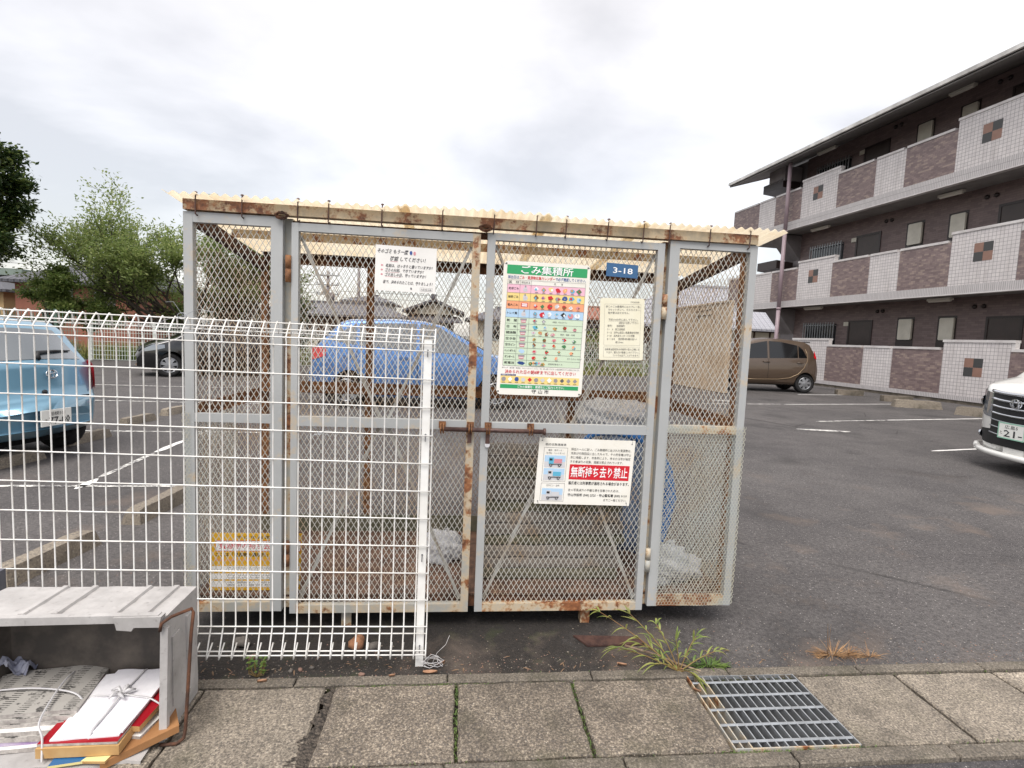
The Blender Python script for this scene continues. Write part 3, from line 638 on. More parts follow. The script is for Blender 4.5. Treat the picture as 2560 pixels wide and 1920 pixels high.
for x in (CX0+0.014, CX1-0.022):
    b = MB(); b.box(x, x+0.004, 0.074, CD-0.09, 0.985, 1.045); b.box(x-0.02 if x > 0 else x+0.004, x if x > 0 else x+0.026, 0.074, CD-0.09, 0.985, 0.989); b.build('side_rail', M['rust'], cage)
M['mossy_metal'] = mat('grimy_steel', (112, 106, 90), 0.8, var=(84, 84, 66), vscale=9, bump=0.2)
b = MB(); b.box(CX0+0.01, CX1-0.01, CD-0.058, CD-0.052, 0.158, 0.262); b.build('rear_sill', M['mossy_metal'], cage)
# floor plate of fine rusty mesh
n = NT('rusty_floor_mesh'); x_, y_, z_ = n.xyz()
w1 = n.math('SINE', n.math('MULTIPLY', n.math('ADD', x_, n.math('MULTIPLY', y_, 0.6)), 420.0)); w2 = n.math('SINE', n.math('MULTIPLY', n.math('SUBTRACT', x_, n.math('MULTIPLY', y_, 0.6)), 420.0))
hole = n.ramp(n.math('MULTIPLY', w1, w2), (0.35, 0.0), (0.55, 1.0))
M['floor_mesh'] = n.done(n.mix(hole, n.ramp(n.noise(14.0, 5), (0.35, (84, 62, 52)), (0.65, (128, 98, 80))), (40, 32, 28)), 0.9)
b = MB(); b.box(CX0+0.012, CX1-0.012, 0.037, CD-0.06, 0.150, 0.160); b.build('floor_plate', M['floor_mesh'], cage)
b = MB(); b.box(CX0+0.02, CX1-0.02, 0.042, 0.075, 0.094, 0.148); b.build('bottom_rail', M['rust_dark'], cage)
for (x, y) in ((-0.515, 0.045), (0.645, 0.045), (-0.515, 0.84), (0.645, 0.84)):
    b = MB(); b.box(x, x+0.046, y, y+0.004, 0.0, 0.092); b.box(x, x+0.004, y+0.004, y+0.044, 0.0, 0.092); b.build('leg', M['frame_rusty'], cage)
b = MB(); diamonds(b, (CX0+0.02, CD-0.040, 0.262), (1,0,0), (0,0,1), CX1-CX0-0.04, 1.785-0.262, 0.0255, 0.0435, th=0.0020, dp=0.0012); b.build('rear_mesh', M['mesh_back'], cage)
for x in (CX0+0.012, CX1-0.014):
    b = MB(); diamonds(b, (x, 0.074, 0.16), (0,1,0), (0,0,1), CD-0.12, 1.60, 0.036, 0.050, th=0.0021, dp=0.0012); b.build('side_mesh', M['mesh_back'], cage)
# chicken wire on the lower right panel and round the lower left corner
b = MB()
def wrapR(u, v):
    z = 0.108+v + 0.004*math.sin(u*20); y = -0.006-0.003*math.sin(u*14+v*9)
    return V(1.005+u, y, z) if u < 0.398 else V(1.403, y+(u-0.398), z)
hexes(b, (0,0,0), (1,0,0), (0,0,1), 0.95, 0.905, f=wrapR); b.build('chicken_wire', M['hex'], cage)
b = MB()
def wrapL(u, v):
    z = 0.15+v; y = -0.006+0.002*math.sin(v*11)
    return V(-1.163-u, y, z) if u < 0.034 else V(-1.197-0.004*math.sin(9*v+u*10), y+(u-0.034), z)
hexes(b, (0,0,0), (1,0,0), (0,0,1), 0.62, 0.87, f=wrapL); b.build('chicken_wire', M['hex'], cage)
# bolt, staples and hasps
b = MB(); b.smooth = True; b.lathe([(0, 0.001), (0, 0.0135), (0.004, 0.0135), (0.004, 0.0105), (0.476, 0.0105), (0.476, 0.0165), (0.486, 0.0165), (0.486, 0.001)], (-0.072, -0.022, 0.972), (1, 0, -0.004), 12)
rod = b.build('bolt_rod', M['bolt'], cage)
for x in (-0.065, 0.064, 0.146, 0.345):
    b = MB(); b.cur = 0; b.box(x-0.016, x+0.016, -0.006, -0.001, 0.974, 1.005)
    pts = [(x+0.006*s_, yy, zz) for s_ in (-1,) for yy, zz in ((-0.006, 0.995), (-0.028, 0.992), (-0.036, 0.975), (-0.028, 0.956), (-0.004, 0.950))]
    b.tube(pts, 0.0035, 6); b.tube([(px+0.012, py, pz) for px, py, pz in pts], 0.0035, 6); b.build('staple', M['rust'], cage)
b = MB(); b.box(0.052, 0.071, -0.011, -0.007, 0.908, 0.966); b.box(0.136, 0.155, -0.011, -0.007, 0.905, 0.960); b.build('hasp', M['bolt'], cage)
b = MB(); b.prism([(0.134, -0.012, 0.905), (0.157, -0.012, 0.905), (0.157, -0.012, 0.896), (0.151, -0.012, 0.889), (0.140, -0.012, 0.889), (0.134, -0.012, 0.896)], (0, 0.006, 0)); b.build('padlock', M['lgrey'], cage)
# roof: four overlapping corrugated sheets
def m_roof():
    n = NT('cream_corrugated_plastic'); m = n.m; t = n.t
    stain = n.noise(5.0, 5); x_, y_, z_ = n.xyz()
    col = n.mix(n.ramp(stain, (0.45, 0.0), (0.75, 0.6)), (251, 245, 232), (239, 223, 196))
    n.done(col, 0.5)
    tr = t.nodes.new('ShaderNodeBsdfTranslucent'); t.links.new(col, tr.inputs[0]); mx = t.nodes.new('ShaderNodeMixShader'); mx.inputs[0].default_value = 0.7
    t.links.new(n.b.outputs[0], mx.inputs[1]); t.links.new(tr.outputs[0], mx.inputs[2]); t.links.new(mx.outputs[0], t.nodes['Material Output'].inputs[0]); return m
M['roof'] = m_roof()
for (x0, x1, dz, yf) in ((-1.246, -0.235, 0.0, -0.048), (-0.285, 0.395, 0.005, -0.060), (0.345, 0.850, 0.001, -0.052), (0.800, 1.515, 0.006, -0.040)):
    mb = MB(); mb.smooth = True; pitch = 0.0415; nx = int((x1-x0)/pitch*8); P = []
    for i in range(nx+1):
        x = x0+(x1-x0)*i/nx; row = []
        for j in range(9):
            y = yf+(CD+0.10-yf)*j/8; z = 1.943+dz-0.088*(y+0.05) + 0.0066*math.cos(2*math.pi*x/pitch) + 0.002*math.sin(x*5+1)
            row.append((x, y + (0.006*math.sin(x*31) if j == 0 else 0), z))
        P.append(row)
    top = [[(a, b_, c+0.0016) for a, b_, c in row] for row in P]
    mb.grid(P); mb.grid(top[::-1])
    mb.grid([[P[i][0], top[i][0]] for i in range(nx+1)]); mb.grid([[P[0][j], top[0][j]] for j in range(9)]); mb.grid([[P[-1][j], top[-1][j]] for j in range(9)])
    mb.build('roof_sheet', M['roof'], cage)
for px_ in (490, 606, 745, 822, 955, 1106, 1235, 1341, 1415, 1519, 1608, 1673, 1774, 1874):
    X = gy(px_, 520 + (px_-490)*0.055, -0.012)[0]
    b = MB(); b.tube([(X-0.001, -0.016, 1.868), (X, -0.019, 1.90), (X+0.001, -0.018, 1.944), (X+0.002, -0.018, 1.957)], 0.0028, 6); b.lathe([(0, 0.001), (0, 0.008), (0.004, 0.006), (0.006, 0.001)], (X+0.002, -0.018, 1.955), (0,0,1), 8)
    b.tube([(X-0.001, -0.016, 1.868), (X, -0.004, 1.864), (X, 0.012, 1.872)], 0.0028, 6)
    b.build('hook_bolt', M['bolt'], cage)
# tangles of wire rope tied round the beam
for X in (-0.775, 0.10):
    b = MB()
    for q in range(16):
        a0 = random.uniform(0, 6.28); pts = []
        for k in range(9):
            th = a0 + k*0.75; pts.append((X+0.030*math.cos(th)*random.uniform(.5, 1.1), -0.018-0.008*random.random(), 1.882+0.016*math.sin(th)*random.uniform(.4, 1.2)))
        b.tube(pts, 0.0016, 4)
    b.build('wire_tie', M['rust_dark'], cage)
# ------------------------------------------------------------------ white mesh fence in front of the cage
fence = thing('mesh_fence', 'white coated wire mesh fence with rolled top standing before the cage', 'fence', (-0.9, -0.29, 0))
FY = -0.290
def fz(z, x): return z + 0.018*(-x-0.1)*0.9*(0.4 if z > 1 else 0.9)     # the fence runs slightly downhill to its end post
PROF = [(0.010, 0.104), (-0.030, 0.072), (-0.045, 0.066), (-0.040, 0.088), (-0.022, 0.130), (0.0, 0.182), (0.0, 1.345), (-0.006, 1.362), (0.012, 1.385), (0.034, 1.412), (0.045, 1.422), (0.056, 1.416), (0.060, 1.400), (0.060, 1.372)]
xs_ = [-0.097 - 0.0478*k for k in range(39)]
w_ = MB(); w_.smooth = True
for x in xs_:
    j = random.uniform(-0.0012, 0.0012)
    w_.tube([(x+j, FY+dy, fz(z, x)) for dy, z in PROF], 0.0030, 6)
w_.build('upright_wires', M['white_wire'], fence)
w_ = MB(); w_.smooth = True; HX0 = xs_[-1]-0.02; HX1 = -0.094
hz_ = [(0.0, z) for z in (0.182, 0.152, 0.297, 0.413, 0.529, 0.645, 0.760, 0.875, 0.990, 1.105, 1.219, 1.332)] + [(-0.028, 0.090), (-0.032, 0.074), (-0.006, 1.362), (0.018, 1.392), (0.040, 1.4165), (0.061, 1.378)]
for dy, z in hz_:
    dd = -0.0058 if z < 1.34 and dy == 0 else 0.0
    w_.tube([(x, FY+dy+dd, fz(z, x)) for x in np.linspace(HX0, HX1, 9)], 0.0028, 6)
w_.build('cross_wires', M['white_wire'], fence)
b = MB(); b.box(-0.140, -0.137, FY+0.005, FY+0.034, 0.0, 1.372); b.box(-0.137, -0.111, FY+0.005, FY+0.008, 0.0, 1.372); b.box(-0.111, -0.108, FY+0.005, FY+0.034, 0.0, 1.372); b.box(-0.140, -0.108, FY+0.005, FY+0.036, 1.372, 1.377)
M['white_post'] = mat('white_post_steel', (240, 240, 238), 0.3, var=(222, 220, 214), vscale=5)
post = b.build('end_post', M['white_post'], fence)
for z in (1.318, 0.975, 0.470, 0.074):
    b = MB(); b.tube([(-0.124, FY+0.004, z+0.016), (-0.124, FY-0.009, z+0.013), (-0.124, FY-0.010, z-0.004), (-0.124, FY-0.004, z-0.008)], 0.0020, 6); b.lathe([(0, .001), (0, .004), (-.002, .003), (-.0025, .001)], (-0.124, FY+0.0045, z+0.018), (0, 1, 0), 8)
    b.build('hook_bolt', M['ink_grey'], post)
for (px, py, sc) in ((458, 790, 1.0), (800, 1083, 0.45)):
    c = gy(px, py, FY-0.01); b = MB()
    for q in range(7):
        a = random.uniform(0, 6.28); pts = [tuple(c + V(0.018*math.cos(a+k*.9)*sc, -0.008, 0.012*math.sin(a+k*.9)*sc)) for k in range(5)]; b.tube(pts, 0.0010, 4)
    for (dx, dz) in ((-0.06, 0.05), (0.09, -0.018), (-0.09, -0.03), (0.11, 0.02)): b.tube([c, c+V(dx*.5*sc, -.01, dz*.8*sc+.012*sc), c+V(dx*sc, -.004, dz*sc)], 0.0009, 4)
    b.build('wire_tie', M['galv'], fence)

# ------------------------------------------------------------------ grey plastic crate lying on its side
def m_crate():
    n = NT('weathered_grey_plastic'); a = n.noise(7.0, 7, 0.65); b2 = n.noise(46.0, 4)
    c = n.mix(n.ramp(a, (0.34, 0.0), (0.66, 1.0)), (158, 155, 153), (186, 183, 181)); c = n.mix(n.ramp(b2, (0.60, 0.0), (0.74, 0.6)), c, (118, 112, 110))
    n.bump(a, 0.2, 0.006); return n.done(c, 0.65)
M['crate'] = m_crate()
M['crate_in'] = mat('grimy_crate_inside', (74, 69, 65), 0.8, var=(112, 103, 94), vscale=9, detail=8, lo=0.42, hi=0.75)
crate = thing('plastic_crate', 'weathered grey plastic crate lying on its side with newspapers inside', 'crate', (-1.27, -0.57, 0))
def skew(x, y, z):
    """the crate stands with its open side to the street; its walls flare towards the rim"""
    t = (-0.44-y)/0.25; return (x, y - (0.03*t if z < 0.2 else 0.0), z)
KX0, KX1, KY0, KY1, KZ = -1.62, -0.938, -0.680, -0.432, 0.432
def plate(b, P, Q):   # outer grid P and inner grid Q with rims
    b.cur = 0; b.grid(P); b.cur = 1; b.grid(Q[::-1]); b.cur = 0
    b.grid([P[0], Q[0]]); b.grid([P[-1], Q[-1]]); b.grid([[p, q] for p, q in zip([r[0] for r in P], [r[0] for r in Q])]); b.grid([[p, q] for p, q in zip([r[-1] for r in P], [r[-1] for r in Q])])
def lerp(a, b, t): return V(*a)+(V(*b)-V(*a))*t
def quadgrid(a, b, c, d, nx=10, ny=5, wob=0.0, nrm=(0,0,0)):
    return [[lerp(lerp(a, b, i/nx), lerp(d, c, i/nx), j/ny) + V(*nrm)*wob*(math.sin(i*1.7)+math.sin(j*2.1+i)) for j in range(ny+1)] for i in range(nx+1)]
# rear corners (narrower base) and front corners (rim)
rb = dict(x0=KX0+.03, x1=KX1-.006, z0=.012, z1=KZ-.004); fr = dict(x0=KX0, x1=KX1, z0=.006, z1=KZ)
R_ = [(rb['x0'], KY1, rb['z0']), (rb['x1'], KY1, rb['z0']), (rb['x1'], KY1, rb['z1']), (rb['x0'], KY1, rb['z1'])]
F_ = [(fr['x0'], KY0-.02, fr['z0']), (fr['x1'], KY0, fr['z0']), (fr['x1'], KY0+.015, fr['z1']), (fr['x0'], KY0+.005, fr['z1'])]
th_ = 0.012
def inset(p, dx, dy, dz): return tuple(V(*p)+V(dx, dy, dz))
b = MB()
Ri = [inset(R_[0], th_, -th_, th_), inset(R_[1], -th_, -th_, th_), inset(R_[2], -th_, -th_, -th_), inset(R_[3], th_, -th_, -th_)]
Fi = [inset(F_[0], th_, 0, th_), inset(F_[1], -th_, 0, th_), inset(F_[2], -th_, 0, -th_), inset(F_[3], th_, 0, -th_)]
plate(b, quadgrid(R_[3], R_[2], F_[2], F_[3], 14, 6, .0012, (0,0,1)), quadgrid(Ri[3], Ri[2], Fi[2], Fi[3], 14, 6))
plate(b, quadgrid(R_[1], R_[2], F_[2], F_[1], 8, 6, .001, (1,0,0)), quadgrid(Ri[1], Ri[2], Fi[2], Fi[1], 8, 6))
plate(b, quadgrid(R_[0], R_[3], F_[3], F_[0], 8, 6), quadgrid(Ri[0], Ri[3], Fi[3], Fi[0], 8, 6))
plate(b, quadgrid(R_[0], R_[1], F_[1], F_[0], 14, 6), quadgrid(Ri[0], Ri[1], Fi[1], Fi[0], 14, 6))
plate(b, quadgrid(R_[0], R_[1], R_[2], R_[3], 10, 6), quadgrid(Ri[0], Ri[1], Ri[2], Ri[3], 10, 6))
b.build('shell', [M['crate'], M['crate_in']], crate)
b = MB(); b.smooth = False       # rim along the mouth
def rimbar(p, q, w, h, up): b.bar(p, q, w, h, up)
rimbar(F_[3], inset(F_[2], -.012, -.001, .004), .022, .026, (0,0,1)); rimbar(inset(F_[2], 0.004, 0, -.03), inset(F_[1], 0.004, -.004, .02), .018, .024, (1,0,0))
b.prism([(-1.085, KY0-.004, KZ+.012), (-1.075, KY0-.004, KZ-.030), (-1.03, KY0-.004, KZ-.034), (-1.022, KY0-.004, KZ-.022), (-0.945, KY0-.004, KZ-.022), (-0.938, KY0-.004, KZ+.014)], (0, .03, 0))
b.build('rim', M['crate'], crate)
b = MB()                         # lower lip, a wavy flange lying on the pavement
P = []
for i in range(15):
    x = -1.56+(0.60)*i/14; y = -0.790 + 0.02*max(0, (x+1.12)/.16) + (0.012 if (i % 5) in (2, 3) else 0); P.append([(x, KY0+.0, .019), (x, (KY0+y)/2, .020), (x, y, .016), (x, y-.001, .006)])
b.grid(P); b.build('lip', M['crate'], crate, smooth=False)
for px in (365, 600, 1030, 1250):  # ribs across the upper side
    b = MB(); xx = gz(px*.3256, 1380+360*.3256, KZ)[0]
    b.prism([(xx-.012, KY1-.006, KZ-.004), (xx+.012, KY1-.006, KZ-.004), (xx+.008, KY1-.006, KZ+.005), (xx-.008, KY1-.006, KZ+.005)], (0, -.205, .003)); b.build('rib', M['crate'], crate)
for (ya, yb, za, zb_) in ((-.52, -.47, .05, .36), (-.62, -.57, .09, .34)):
    b = MB(); b.prism([(KX1-.006, ya, za), (KX1-.006, yb, za), (KX1-.006, yb, zb_), (KX1-.006, ya, zb_)], (.009, 0, 0)); b.build('side_rib', M['crate'], crate)
b = MB(); b.smooth = True
b.tube([(KX1-.004, KY0-.004, KZ-.035), (KX1+.002, KY0-.006, KZ-.008), (KX1+.02, KY0+.02, KZ+.002), (-0.890, -0.585, KZ-.010), (-0.882, -0.590, KZ-.022), (-0.880, -0.61, KZ-.08), (-0.872, -0.672, .05), (-0.874, -0.68, .020), (-0.890, -0.695, .012), (KX1-.004, KY0-.016, .010)], .0055, 8)
b.build('bail_handle', M['rust_dark'], crate)
# the darker crate whose corner shows behind it
c2 = thing('grey_bin', 'dark slate-grey plastic bin corner poking up behind the pale crate', 'bin', (-1.85, -0.37, 0))
M['slate'] = mat('slate_plastic', (86, 88, 98), 0.5, var=(110, 110, 116), vscale=8)
b = MB(); b.box(-2.00, -1.685, -.415, -.375, 0.003, 0.448); b.box(-2.00, -1.70, -.375, -.30, 0.003, 0.44); b.build('body', M['slate'], c2)
b = MB(); b.box(-2.00, -1.678, -.421, -.36, 0.448, 0.472); b.build('rim', M['slate'], c2)

# paper inside the crate
def m_news():
    n = NT('newsprint'); x, y, z = n.xyz()
    col = n.math('SINE', n.math('MULTIPLY', x, 95.0)); rows_ = n.math('SINE', n.math('MULTIPLY', n.math('ADD', y, n.math('MULTIPLY', z, 1.4)), 620.0)); blk = n.noise(22.0, 3)
    ink_ = n.math('MULTIPLY', n.ramp(rows_, (0.30, 0.0), (0.50, 1.0)), n.ramp(n.noise(75.0, 4, .8), (0.34, 0.0), (0.52, 1.0))); ink_ = n.math('MULTIPLY', ink_, n.ramp(col, (0.12, 0.0), (0.2, 1.0)))
    big_ = n.math('MULTIPLY', n.ramp(blk, (0.58, 0.0), (0.61, 0.85)), n.ramp(n.noise(60.0, 3, .8), (0.42, 0.2), (0.55, 1.0)))
    return n.done(n.mix(n.math('MAXIMUM', ink_, big_), (170, 166, 160), (40, 38, 38)), 0.8)
M['news'] = m_news(); M['news_edge'] = mat('newspaper_edges', (190, 184, 178), 0.85, var=(148, 142, 138), vscale=60)
M['string'] = mat('plastic_string', (206, 204, 204), 0.3, var=(186, 184, 186), vscale=20)
def sheet_mb(mb, c, w, d, rz, z, th, sag=0.0, tilt=0.0, tiltx=0.0, nx=8, jit=0.0):
    """a paper block: centre, width, depth, turn about z, height and thickness; sags at its ends"""
    ca, sa = math.cos(rz), math.sin(rz)
    def pt(u, v, t):
        x, y = u*w/2, v*d/2; zz = z + t + x*tilt + y*tiltx - sag*(abs(u)**3) + jit*math.sin(u*5+v*4+t*90); return (c[0]+x*ca-y*sa, c[1]+x*sa+y*ca, zz)
    top = [[pt(-1+2*i/nx, -1+2*j/6, th) for j in range(7)] for i in range(nx+1)]; bot = [[pt(-1+2*i/nx, -1+2*j/6, 0) for j in range(7)] for i in range(nx+1)]
    k = mb.cur; mb.grid([r[::-1] for r in top][::-1]); mb.cur = k+1; mb.grid(bot); mb.grid([top[0], bot[0]]); mb.grid([top[-1], bot[-1]]); mb.grid([[a_[0], b_[0]] for a_, b_ in zip(top, bot)]); mb.grid([[a_[-1], b_[-1]] for a_, b_ in zip(top, bot)]); mb.cur = k
    return pt
news = thing('newspaper_bundle', 'bundle of folded newspapers tied with grey plastic string in the crate', 'newspaper bundle', (-1.40, -0.58, 0.02))
z = 0.022
M['purple'] = mat('purple_magazine', (132, 92, 158), 0.5, var=(190, 180, 196), vscale=12)
for k in range(7):
    b = MB(); th = (0.015, 0.013, 0.016, 0.014, 0.013, 0.015, 0.013, 0.014, 0.018)[k]
    sheet_mb(b, (-1.40+random.uniform(-.012, .012), -0.60+random.uniform(-.01, .01)+.006*k, 0), 0.36+random.uniform(-.02, .02)-.005*k, 0.265-.006*k, 0.10+random.uniform(-.04, .04), z, th, 0.006+.001*k, jit=.0015, tiltx=.07*k/8)
    b.build('newspaper', [M['purple'] if k == 1 else (M['news'] if k not in (0, 3) else M['paper']), M['purple'] if k == 1 else M['news_edge']], news); z += th+.0012
b = MB(); ztop = z+.006
for a_ in (0.0,):
    b.tube(smooth_path([(-1.245, -.775, .03), (-1.26, -.75, .09), (-1.285, -.725, ztop-.012), (-1.315, -.62, ztop+.004), (-1.335, -.53, ztop+.006), (-1.345, -.476, ztop-.004)]), .0032, 5)
    b.tube(smooth_path([(-1.60, -.575, ztop-.01), (-1.42, -.58, ztop+.006), (-1.28, -.595, ztop), (-1.232, -.605, ztop-.03), (-1.222, -.607, .06)]), .0032, 5)
b.build('string', M['string'], news)
b = MB(); P = [[(-1.64+.15*i/16, -.50+.07*j/9 + .006*math.sin(i), ztop+.012+.014*math.sin(1.0+i*.7+j*.8)+.008*math.sin(i*1.9-j*1.3)+.03*max(0, 1-abs(i-6)/6)) for j in range(10)] for i in range(17)]; b.grid(P)
M['film'] = mat('clear_plastic_film', (168, 170, 182), 0.25, var=(128, 132, 158), vscale=14); single(b, 'plastic_wrapper', M['film'], 'crumpled clear plastic wrapper lying on top of the newspapers', 'wrapper', (-1.46, -.47, ztop+.01))

docs = thing('document_bundle', 'string-tied bundle of white envelopes on red folders at the crate mouth', 'document bundle', (-1.13, -0.64, 0.02))
M['kraft'] = mat('kraft_card', (196, 160, 108), 0.7, var=(180, 140, 90), vscale=12); M['box_card'] = mat('brown_carton', (170, 124, 80), 0.75, var=(150, 106, 66), vscale=10)
M['red_card'] = mat('red_folder', (164, 24, 36), 0.35, var=(140, 18, 30), vscale=8); M['env'] = mat('white_envelope', (236, 234, 236), 0.5, var=(224, 222, 228), vscale=5); M['pale_yellow'] = mat('pale_yellow_paper', (228, 214, 150), 0.6); M['blue_card'] = mat('blue_printed_card', (44, 98, 146), 0.4)
rzd = -0.06
def dpart(name, mats, c, w, d, rz, z, th, **k):
    b = MB(); pt = sheet_mb(b, c, w, d, rz, z, th, **k); b.build(name, mats, docs); return pt
TX, TL = .13, .10                                   # the stack slopes down towards the street and to the left
dpart('carton', [M['box_card'], M['box_card']], (-1.015, -0.675, 0), 0.21, 0.15, 0.55, 0.026, .024, tilt=.18)
dpart('printed_card', [M['blue_card'], M['pale_yellow']], (-1.165, -0.735, 0), 0.11, 0.11, 0.12, 0.026, .008, tilt=.04)
dpart('yellow_slips', [M['pale_yellow'], M['kraft']], (-1.085, -0.735, 0), 0.09, 0.11, -0.15, 0.030, .008, tilt=.08)
dpart('papers', [M['paper'], M['news_edge']], (-1.005, -0.60, 0), 0.09, 0.22, rzd-.2, 0.050, .016, tilt=.10, tiltx=.1)
dpart('kraft_envelope', [M['kraft'], M['kraft']], (-1.140, -0.635, 0), 0.250, 0.270, rzd+.02, 0.056, .032, tiltx=TX, tilt=.05)
dpart('red_folder', [M['red_card'], M['news_edge']], (-1.140, -0.625, 0), 0.245, 0.280, rzd, 0.091, .008, tiltx=TX, tilt=.05)
dpart('red_folder', [M['red_card'], M['kraft']], (-1.012, -0.585, 0), 0.080, 0.250, rzd-.10, 0.088, .018, tiltx=TX, tilt=.05)
dpart('envelope', [M['env'], M['env']], (-1.135, -0.615, 0), 0.205, 0.275, rzd+.06, 0.1015, .005, tiltx=TX, tilt=.05, jit=.001)
pt = dpart('envelope', [M['env'], M['env']], (-1.115, -0.605, 0), 0.205, 0.270, rzd-.02, 0.108, .006, tiltx=TX, tilt=.05, jit=.002)
b = MB(); b.smooth = True
T1 = [pt(0.05, -1.18, -.05), pt(0.04, -1.02, .004), pt(0.02, -.5, .012), pt(0.0, 0.05, .013), pt(.0, .6, .011), pt(.0, 1.01, .006), pt(0, 1.05, -.04)]
T2 = [pt(-1.25, .0, -.05), pt(-1.04, .04, .004), pt(-.5, .05, .012), pt(0, .05, .014), pt(.5, .02, .011), pt(1.05, -.03, .006), pt(1.75, -.12, -.03)]
b.tube(smooth_path(T1), .0034, 5); b.tube(smooth_path(T2), .0030, 5)
for q in range(5):
    a = q*1.25; p0 = V(*pt(0, .05, .015)); b.tube([p0, p0+V(.022*math.cos(a), .022*math.sin(a), .014), p0+V(.040*math.cos(a+.4), .040*math.sin(a+.4), .006)], [.004, .007, .003], 5)
b.build('string', M['string'], docs)

# ------------------------------------------------------------------ small things on the ground in front
def stone(x, y, r, m, label, sq=(1, .8, .7), seed=0):
    rr = random.Random(seed); b = MB(); b.smooth = True; nu, nv = 10, 7; P = []
    ph = [rr.uniform(0, 6) for _ in range(6)]
    for i in range(nu+1):
        row = []
        for j in range(nv+1):
            th = 2*math.pi*(i % nu)/nu; f = math.pi*j/nv - math.pi/2; k = 1+.16*math.sin(2*th+ph[0])+.12*math.sin(3*f+ph[1]+th)+.08*math.cos(3*th+ph[2])
            row.append((x+r*sq[0]*k*math.cos(f)*math.cos(th), y+r*sq[1]*k*math.cos(f)*math.sin(th), r*sq[2]*.75+r*sq[2]*k*math.sin(f)))
        P.append(row)
    b.grid(P); return single(b, 'stone', m, label, 'stone', (x, y, 0), 'stones under the fence')
M['stone_or'] = mat('orange_stone', (158, 112, 80), 0.85, var=(116, 82, 62), vscale=24, bump=.5, bscale=60); M['stone_gr'] = mat('grey_stone', (112, 106, 100), 0.9, var=(80, 76, 72), vscale=30, bump=.5, bscale=70); M['stone_pk'] = mat('pinkish_stone', (142, 112, 98), 0.9, var=(110, 88, 78), vscale=30, bump=.4)
for i, (px, py, r, m, lb) in enumerate(((893, 1618, .040, 'stone_or', 'largest stone, orange-brown, behind the fence wires'), (932, 1622, .024, 'stone_gr', 'grey stone just right of the large orange one'), (632, 1648, .017, 'stone_pk', 'pinkish stone under the fence end of the small weed'), (605, 1615, .034, 'stone_gr', 'flat grey stone behind the fence above the small weed'), (904, 1690, .012, 'stone_pk', 'thumb-sized pink pebble in front of the fence at mid panel'), (751, 1677, .010, 'stone_pk', 'small reddish pebble right of a twin before the fence'), (727, 1680, .010, 'stone_gr', 'small grey pebble left of a reddish twin before the fence'), (780, 1672, .009, 'stone_gr', 'tiny grey pebble nearest the right of the reddish pebble'), (1074, 1738, .010, 'stone_gr', 'blue-grey pebble lying on the paving slab joint'))):
    p = gz(px, py); stone(p[0], p[1], r, M[m], lb, seed=i)
b = MB(); p0 = gz(1436, 1602); b.prism([(p0[0]+0.0, p0[1]+.03, .003), (p0[0]+.30, p0[1]+.01, .003), (p0[0]+.32, p0[1]-.05, .003), (p0[0]+.05, p0[1]-.055, .003)], (0, 0, .008)); single(b, 'iron_plate', M['bolt'], 'rusty iron plate on the ground under the right cage leg', 'iron plate', (p0[0]+.15, p0[1], 0))

M['leaf_green'] = mat('reed_leaf', (92, 116, 54), 0.6, var=(142, 140, 76), vscale=14, coords='Object'); M['leaf_dry'] = mat('dry_grass_blade', (172, 138, 100), 0.85, var=(128, 96, 66), vscale=20); M['weed_green'] = mat('weed_leaf', (70, 100, 40), 0.6, var=(104, 124, 58), vscale=20); M['dead_leaf'] = mat('dead_leaf', (150, 110, 82), 0.8, var=(186, 150, 124), vscale=24); M['stem'] = mat('reed_stem', (136, 118, 70), 0.7, var=(118, 84, 54), vscale=12); M['twig'] = mat('bare_twig', (168, 148, 128), 0.8, var=(130, 108, 90), vscale=30)
def blade(mb, p, d, L, w, droop, n=6):
    p, d = V(*p), V(*d); d /= np.linalg.norm(d); s = np.cross(d, V(0,0,1)); s = s/(np.linalg.norm(s)+1e-9); P = []
    for k in range(n+1):
        t = k/n; c = p + d*L*t + V(0,0,-droop*t*t*L); q = w*(0.35+0.65*min(1, t*4))*(1-t**2.2)+.0003; P.append([c-s*q, c+V(0,0,-q*.5), c+s*q])
    mb.grid(P)
reed = thing('reed_plant', 'sprawling green and yellow reed growing beside the drain grate corner', 'weed', (0.98, -0.375, 0))
base = V(0.985, -0.365, 0.0)
for i, (px, py, Y) in enumerate(((1500, 1530, -.24), (1575, 1535, -.25), (1640, 1560, -.28), (1600, 1610, -.30), (1690, 1600, -.36), (1740, 1590, -.34), (1800, 1625, -.33), (1735, 1690, -.42), (1640, 1660, -.40), (1545, 1620, -.30))):
    tip = gy(px, py, Y); st = MB(); mid = (base+tip)/2 + V(0, 0, .03); path = [base*(1-t)**2+2*mid*t*(1-t)+tip*t*t for t in np.linspace(0, 1, 7)]
    path = [q if q[2] > .003 else V(q[0], q[1], .004) for q in path]
    st.tube(path, [.0030*(1-.6*k/6) for k in range(7)], 5); st.build('stem', M['stem'], reed); lf = MB()
    for k in range(2, 7):
        d = path[k]-path[k-1]; d /= np.linalg.norm(d)
        for s_ in range(2 if k < 6 else 3):
            a = random.uniform(-1.2, 1.2); side = V(math.cos(a+1.57*(s_*2-1)), math.sin(a)*.5, random.uniform(.0, .5)); blade(lf, path[k], d*.7+side*.7, random.uniform(.05, .105), random.uniform(.0035, .006), random.uniform(.2, 1.0))
    lf.build('leaf', M['leaf_green'], reed, smooth=True)
weedm = thing('grass_tuft', 'low bright green weed clump between the reed and the kerb', 'weed', (1.12, -.325, 0)); lf = MB()
